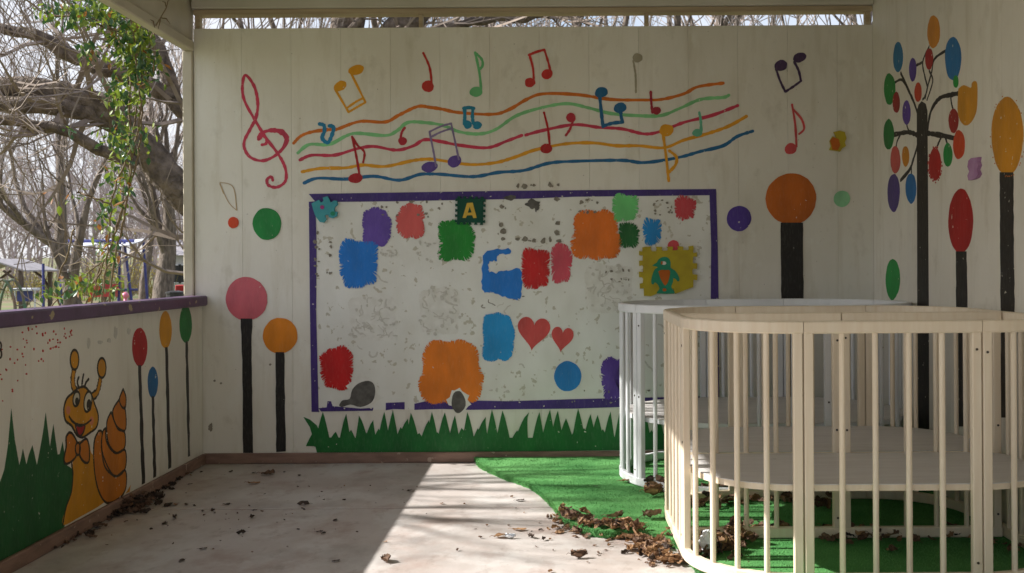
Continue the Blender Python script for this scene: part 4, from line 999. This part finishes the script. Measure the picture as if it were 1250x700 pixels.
limb([(A9(165,200,9.5), .07), (A9(128,186,9.3), .055), (A9(95,168,9.1), .052), (A9(50,153,9.0), .05), (A9(0,149,8.9), .046), (A9(-80,150,8.8), .03)], 5, 1.1, 2)
limb([(A9(212,120,9.9), .08), (A9(165,95,9.8), .08), (A9(120,80,9.7), .075), (A9(85,68,9.6), .07), (A9(50,45,9.5), .06), (A9(10,36,9.5), .05), (A9(-60,30,9.4), .03)], 6, 1.2, 2)
limb([(A9(270,290,9.9), .10), (A9(240,160,10.0), .085), (A9(212,120,9.9), .08), (A9(195,60,9.9), .07), (A9(150,10,9.8), .06), (A9(100,-60,9.8), .04)], 14, 1.4, 2)
limb([(A9(312,360,10.1), .2), (A9(370,200,10.2), .19), (A9(425,30,10.3), .17), (A9(440,-60,10.3), .15), (A9(430,-260,10.3), .08)], 9, 1.6, 2)
limb([(A9(370,200,10.2), .18), (A9(455,80,10.3), .17), (A9(500,20,10.3), .16), (A9(560,-80,10.3), .13), (A9(620,-240,10.3), .07)], 9, 1.6, 2)
limb([(A9(470,60,10.3), .06), (A9(540,36,10.2), .045), (A9(590,26,10.2), .04), (A9(640,22,10.2), .036), (A9(680,19,10.2), .03), (A9(720,30,10.1), .02)], 16, .9, 2)
limb([(A9(425,40,10.1), .04), (A9(440,15,10.1), .035), (A9(420,-60,10.1), .02)], 4, .8, 2)
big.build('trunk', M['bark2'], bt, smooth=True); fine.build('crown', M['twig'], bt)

# far wood
fw = MB(); rr = random.Random(55)
def quick(p, d, L, r, depth):
    e = p+d*L; mid = p.lerp(e, .5)+rdir(rr)*L*.07
    fw.tube([p, mid, e], [r, r*.75, r*.5], 3, False)
    if depth == 0: return
    for k in range(3 if depth > 1 else 4):
        t = rr.uniform(.35, 1); b = p.lerp(e, t); nd = (d+rdir(rr)*.75+Vector((0,0,.15))).normalized()
        quick(b, nd, L*rr.uniform(.5, .8), max(.011, r*.55), depth-1)
for i in range(165):
    Y = rr.uniform(42, 98); x = rr.uniform(-.85, .55)*Y
    if rr.random() < .5: x = rr.uniform(-.62, -.30)*Y
    quick(Vector((x, Y, GZ-.3)), Vector((rr.uniform(-.15,.15), rr.uniform(-.15,.15), 1)).normalized(), rr.uniform(3.2, 6.5), rr.uniform(.05, .12), 4)
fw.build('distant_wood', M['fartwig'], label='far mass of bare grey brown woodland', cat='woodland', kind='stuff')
# dry undergrowth thicket
fw = MB()
for i in range(700):
    Y = rr.uniform(47, 66); x = rr.uniform(-.75, -.2)*Y; h_ = rr.uniform(.5, 2.2); p = Vector((x, Y, GZ-.2))
    for k in range(3):
        d = Vector((rr.uniform(-.5,.5), rr.uniform(-.5,.5), 1)); fw.tube([p, p+d*h_*.5, p+d*h_+rdir(rr)*.2], [.018, .012, .006], 3, False)
fw.build('undergrowth', M['bush'], label='dry ochre undergrowth at the foot of the wood', cat='undergrowth', kind='stuff')

# ------------------------------------------------------------------ hanging vine
VYD = 6.35
def vleaf(me_name, L, W):
    m = MB(); prof = [(0,.05),(.18,.62),(.42,1),(.68,.78),(.88,.35),(1,0)]
    for u, w in prof:
        m.v += [Vector((-w*W/2, .12*W*w, -u*L)), Vector((0, -.06*L*math.sin(u*3), -u*L)), Vector((w*W/2, .12*W*w, -u*L))]
    for i in range(len(prof)-1):
        for j in (0, 1): a = i*3+j; m.f.append((a, a+1, a+4, a+3))
    m.tube([(0,0,.018),(0,0,0)], .0012, 3, False)
    return m
vine = thing('climbing_vine', at(150, 380, VYD), 'leafy green vine trailing down beside the corner post', 'vine')
vl = vleaf('leaf', .047, .026); rr = random.Random(17)
stems = MB()
def vpt(px, py, dy=0): return at(px, py, VYD+dy)
paths = [[(172,-30),(170,40),(173,120),(168,190),(150,250),(135,300),(118,345),(108,400)], [(190,-30),(165,50),(158,130),(160,200),(152,260),(140,320),(130,400)], [(150,-20),(165,60),(170,150),(140,230),(132,300),(126,350),(122,400)], [(200,20),(178,70),(166,140),(158,220),(140,290),(112,350),(98,400)], [(60,-20),(90,15),(130,35),(165,50)], [(20,-10),(60,18),(110,22),(160,55),(180,100)], [(80,400),(70,350),(82,310),(90,280)], [(60,400),(66,370),(98,340),(125,320)], [(95,235),(110,240),(135,250)], [(178,60),(185,30),(195,12),(205,-12)], [(152,110),(135,130),(120,120)]]
allp = []
for P in paths:
    Q = catmull(P, 8); off = rr.uniform(-.22, .22); V = [vpt(x+rr.uniform(-1.5,1.5), y, off+rr.uniform(-.02,.02)) for x, y in Q]
    stems.tube(V, rr.uniform(.004, .008), 5, False); allp.append((Q, off))
for i in range(46):
    Q, off = rr.choice(allp); k = rr.randrange(len(Q)); x, y = Q[k]; a = rr.uniform(0, 6.3); d = rr.uniform(12, 40)
    stems.tube([vpt(x, y, off), vpt(x+d*.5*math.cos(a), y+d*.5*math.sin(a)-4, off+.03), vpt(x+d*math.cos(a), y+d*math.sin(a)+5, off+.08)], [.0035,.0025,.0015], 3, False)
td = [at(184,46,5.75), at(189,34,5.55), at(196,22,5.4), at(203,10,5.35), at(207,-6,5.3)]
stems.tube([(p.x+.0, p.y, p.z) for p in td], [.004,.004,.003,.003,.002], 5, False)
for a_, b_ in (((196,22),(208,30)),((189,34),(183,24)),((196,22),(193,36)),((203,10),(198,2))):
    stems.tube([at(*a_, 5.4), at((a_[0]+b_[0])/2+1, (a_[1]+b_[1])/2-3, 5.38), at(*b_, 5.38)], [.002,.004,.001], 4, False)
stems.build('stem', M['vstem'], vine, smooth=True)
clusters = [(118,14,46,18,250),(158,48,26,30,260),(172,78,22,26,170),(150,112,22,22,120),(150,170,24,28,190),(146,225,16,26,110),(128,262,14,24,60),(135,310,16,26,60),(95,348,30,12,110),(60,358,14,8,20),(78,240,22,10,14),(86,160,14,8,8),(140,350,18,12,40),(62,12,18,10,34),(108,62,14,14,30)]
fol = {'leafA': MB(), 'leafB': MB(), 'leafC': MB()}
shared = {}
count = 0
for cx, cy, sx, sy, n_ in clusters:
    for i in range(int(n_*(1.25 if cy < 130 else .8))):
        x, y = cx+rr.gauss(0, sx*.55), cy+rr.gauss(0, sy*.58)
        if y > 372 or x > 214 or (x > 205 and y > 40) : continue
        p = vpt(x, y, rr.uniform(-.3, .3)); sc = rr.uniform(.65, 1.35)
        w = rr.random(); m = 'leafA' if w < .46 else 'leafB' if w < .94 else 'leafC'
        Mx = Matrix.Rotation(rr.uniform(0, 6.3), 4, 'Z') @ Matrix.Rotation(rr.uniform(-.2, 1.5), 4, 'X') @ Matrix.Rotation(rr.uniform(-.6, .6), 4, 'Y')
        single = count < 160 and (rr.random() < .12 or n_ < 35)
        if single:
            if m not in shared: shared[m] = vl.mesh('leaf', True); shared[m].materials.append(M[m])
            o = bpy.data.objects.new('leaf', shared[m]); COL.objects.link(o); o.parent = vine
            o.location = p-vine.location; o.rotation_euler = Mx.to_euler(); o.scale = (sc*1.15,)*3; count += 1
        else:
            M4 = Matrix.Translation(p) @ Mx @ Matrix.Scale(sc, 4); fol[m].add([M4 @ v for v in vl.v], vl.f)
for k, nm in (('leafA', 'bright_foliage'), ('leafB', 'dark_foliage'), ('leafC', 'rusty_foliage')): fol[k].build(nm, M[k], vine, smooth=True, kind='stuff')

# ------------------------------------------------------------------ playground beyond the rail
def gx(px, Y): return at(px, 360, Y).x
# grey shelter
Y = 36; s0 = thing('garden_shelter', (gx(8, Y), Y, GZ), 'small open shelter with grey pitched roof behind the rail', 'shelter')
x0, x1 = gx(-26, Y), gx(44, Y); ze = at(20, 330, Y).z; zp = at(8, 316, Y).z; xm = (x0+x1)/2
for xa, sgn in ((x0-.2, 1), (x1+.2, -1)):
    m_ = MB(); d = .05
    m_.add([Vector((xa, Y-1.2, ze)), Vector((xm, Y-1.2, zp)), Vector((xm, Y+1.2, zp)), Vector((xa, Y+1.2, ze)), Vector((xa, Y-1.2, ze-d)), Vector((xm, Y-1.2, zp-d)), Vector((xm, Y+1.2, zp-d)), Vector((xa, Y+1.2, ze-d))], [(0,1,2,3),(7,6,5,4),(0,4,5,1),(1,5,6,2),(2,6,7,3),(3,7,4,0)])
    m_.build('roof_slope', M['roofgrey'], s0)
for xa in (x0, x1):
    for ya in (Y-1, Y+1):
        m_ = MB(); m_.box(xa-.06, xa+.06, ya-.06, ya+.06, GZ-.1, ze+.02); pp = m_.build('post', M['post'], s0)
        sg = 1 if xa < xm else -1
        m_ = MB(); m_.tube([(xa+sg*.05, ya, ze-.65), (xa+sg*.22, ya, ze-.3), (xa+sg*.6, ya, ze-.02)], .045, 5); m_.build('brace', M['post'], pp)
# blue play frame with pale canopy
Y = 33; s0 = thing('playground_tower', (gx(110, Y), Y, GZ), 'blue tubular play frame with pale canopy panels', 'play equipment')
def tb(a, b, nm='leg', r=.045, m='blue'):
    q = MB(); q.tube([a, b], r, 8); q.build(nm, M[m], s0)
zt = at(160, 292, Y).z
for (pt, pb, dy) in ((53,53,0),(60,56,.9),(147,144,0),(152,163,0),(163,169,.8)):
    tb((gx(pt,Y), Y+dy, zt-.05 if pt > 60 else at(53,322,Y).z), (gx(pb,Y), Y+dy, GZ-.1))
tb((gx(53,Y), Y, zt-.06), (gx(164,Y), Y, zt-.06), 'crossbar', .05)
tb((gx(143,Y), Y, at(150,354,Y).z), (gx(168,Y), Y, at(150,354,Y).z), 'stretcher', .04)
for a, b in ((60,86),(94,122),(136,165)):
    q = MB(); za, zb_ = at(a, 294, Y).z, at(b, 291, Y).z
    q.add([Vector((gx(a,Y), Y-.5, za-.22)), Vector((gx(b,Y), Y-.5, zb_-.22)), Vector((gx(b,Y), Y+1.1, zb_+.03)), Vector((gx(a,Y), Y+1.1, za+.03)), Vector((gx(a,Y), Y-.5, za-.25)), Vector((gx(b,Y), Y-.5, zb_-.25)), Vector((gx(b,Y), Y+1.1, zb_)), Vector((gx(a,Y), Y+1.1, za))], [(0,1,2,3),(7,6,5,4),(0,4,5,1),(1,5,6,2),(2,6,7,3),(3,7,4,0)])
    q.build('canopy_panel', M['canopy'], s0)
q = MB(); q.box(gx(56,Y), gx(72,Y), Y+1.0, Y+1.05, GZ+.2, at(60,332,Y).z); q.build('side_panel', M['canopy'], s0)
q = MB(); q.box(gx(118,Y), gx(147,Y), Y-.6, Y-.2, at(130,362,Y).z, at(130,352,Y).z); q.build('seat', M['red'], s0, label='red bench seat')
q = MB(); q.box(gx(118,Y), gx(147,Y), Y-.2, Y-.14, at(130,352,Y).z, at(130,347,Y).z); q.build('backrest', M['red'], s0)
# pink ball beside it
q = MB(); c = at(153, 361, 31)
for i in range(9):
    for j in range(14):
        a, b = math.pi*i/8, 2*math.pi*j/14; q.v.append(c+Vector((math.sin(a)*math.cos(b), math.sin(a)*math.sin(b), math.cos(a)))*.10)
for i in range(8):
    for j in range(14): j2 = (j+1) % 14; q.f.append((i*14+j, i*14+j2, (i+1)*14+j2, (i+1)*14+j))
q.tube([c+Vector((0,0,-.095)), (c.x, c.y, GZ-.05)], .05, 8)
q.build('spring_rider', M['pink'], smooth=True, label='small pink round-topped rider beside the blue play frame', cat='spring rider')
# white notice on trunk
q = MB(); q.bbox(gx(83, 26.4), gx(92, 26.4), 26.38, 26.41, at(88,343,26.4).z, at(88,329,26.4).z, .004)
q.build('notice_board', M['canopy'], label='pale notice fixed to the straight dark trunk', cat='sign')
# climbing arch
Y = 28; s0 = thing('climbing_arch', (gx(6, Y), Y, GZ), 'faded arched climbing bar at the far left behind the rail', 'climbing arch')
for dy in (0, .5):
    q = MB(); xc = gx(3, Y); rx_ = .38
    q.tube([(xc+rx_*math.cos(t), Y+dy, GZ-.05+1.25*math.sin(t)) for t in [math.pi*i/14 for i in range(15)]], .04, 8); q.build('arch_bar', M['greenplay'], s0)
for i in range(2, 13, 2):
    t = math.pi*i/14; q = MB(); q.tube([(xc+rx_*math.cos(t), Y, GZ-.05+1.25*math.sin(t)), (xc+rx_*math.cos(t), Y+.5, GZ-.05+1.25*math.sin(t))], .02, 6); q.build('rung', M['greenplay'], s0)
# white table
Y = 34; s0 = thing('play_table', (gx(30, Y), Y, GZ), 'low white table with blue panel near the grey shelter', 'table')
q = MB(); q.bbox(gx(17,Y), gx(44,Y), Y-.3, Y+.3, at(30,355,Y).z, at(30,352,Y).z, .01); q.build('table_top', M['canopy'], s0)
q = MB(); q.box(gx(21,Y), gx(40,Y), Y-.02, Y+.02, at(30,368,Y).z, at(30,355.2,Y).z); q.build('panel', M['blue'], s0)
for px in (18.5, 42.5):
    q = MB(); q.tube([(gx(px,Y), Y, at(30,354.6,Y).z), (gx(px,Y), Y, GZ-.05)], .03, 6); q.build('leg', M['canopy'], s0)
# pale house
Y = 48; s0 = thing('pale_house', (gx(225, Y), Y, GZ), 'pale grey low house beyond the stout trunk', 'house')
x0, x1 = gx(203, Y), gx(262, Y); zt = at(215, 312, Y).z
q = MB(); q.box(x0, x1, Y, Y+4, GZ-.5, zt); q.build('wall', M['house'], s0)
q = MB(); q.add([Vector((x0-.25,Y-.3,zt+.005)), Vector((x1+.25,Y-.3,zt+.005)), Vector((x1+.25,Y+4.3,zt+.005)), Vector((x0-.25,Y+4.3,zt+.005)), Vector((x0-.25,Y+2,zt+.8)), Vector((x1+.25,Y+2,zt+.8))], [(3,2,1,0),(0,1,5,4),(2,3,4,5),(1,2,5),(3,0,4)]); q.build('roof', M['roofgrey'], s0)
for px in (214, 226, 240):
    w_ = MB(); xa = gx(px, Y); w_.bbox(xa-.3, xa+.3, Y-.04, Y-.001, .5, 1.4, .01); w_ = w_.build('window', M['canopy'], s0)
    q = MB(); q.box(xa-.24, xa+.24, Y-.046, Y-.0405, .56, 1.34); q.build('pane', M['black'], w_)
# dark bin
Y = 29; q = MB(); xa = gx(214, Y); q.tube([(xa, Y, GZ-.02), (xa, Y, GZ+.35), (xa, Y, GZ+.78)], [.20,.23,.25], 14); q.tube([(xa, Y, GZ+.781), (xa, Y, GZ+.82), (xa, Y, GZ+.86)], [.27,.27,.1], 14)
q.build('waste_bin', M['black'], label='dark bin between the stout trunk and corner post', cat='bin')
Y = 31; q = MB(); q.bbox(gx(216,Y), gx(227,Y), Y-.15, Y+.15, at(220,356,Y).z, at(220,348,Y).z, .02); 
for px in (218, 225): q.tube([(gx(px,Y), Y, at(220,355,Y).z), (gx(px,Y), Y, GZ-.05)], .03, 6)
q.build('red_bench', M['red'], label='small red bench by the corner post beyond the rail', cat='bench')
# yellow-green shrubs
def shrub(px, py, Y, r, h_, label, m='bush', seed=1):
    rr = random.Random(seed); c = at(px, py, Y); root = thing('shrub', (c.x, Y, GZ), label, 'shrub', 'dry shrubs by the play area')
    st, lf = MB(), MB()
    for i in range(26):
        d = Vector((rr.uniform(-1,1)*r, rr.uniform(-1,1)*r, h_*rr.uniform(.6, 1))); b = Vector((c.x, Y, GZ-.05))
        P = [b, b+d*.5+rdir(rr)*.05, b+d]; st.tube(P, [.02,.012,.005], 3, False)
        for k in range(26):
            q = P[1].lerp(P[2], rr.uniform(-.5, 1))+rdir(rr)*.16; s_ = rr.uniform(.03, .06); u, v = rdir(rr)*s_, rdir(rr)*s_
            lf.add([q-u, q+v, q+u, q-v], [(0,1,2,3)])
    st.build('stem', M['twig'], root); lf.build('foliage', M[m], root, kind='stuff')
shrub(30, 350, 40, .7, 1.5, 'yellow green shrub between the shelter and play frame', 'bush', 1)
shrub(150, 330, 44, 1.6, 3.0, 'tall ochre shrub seen through the blue play frame', 'bush', 2)
shrub(128, 335, 46, 1.3, 2.4, 'ochre shrub left of the A-shaped blue legs', 'bush', 3)
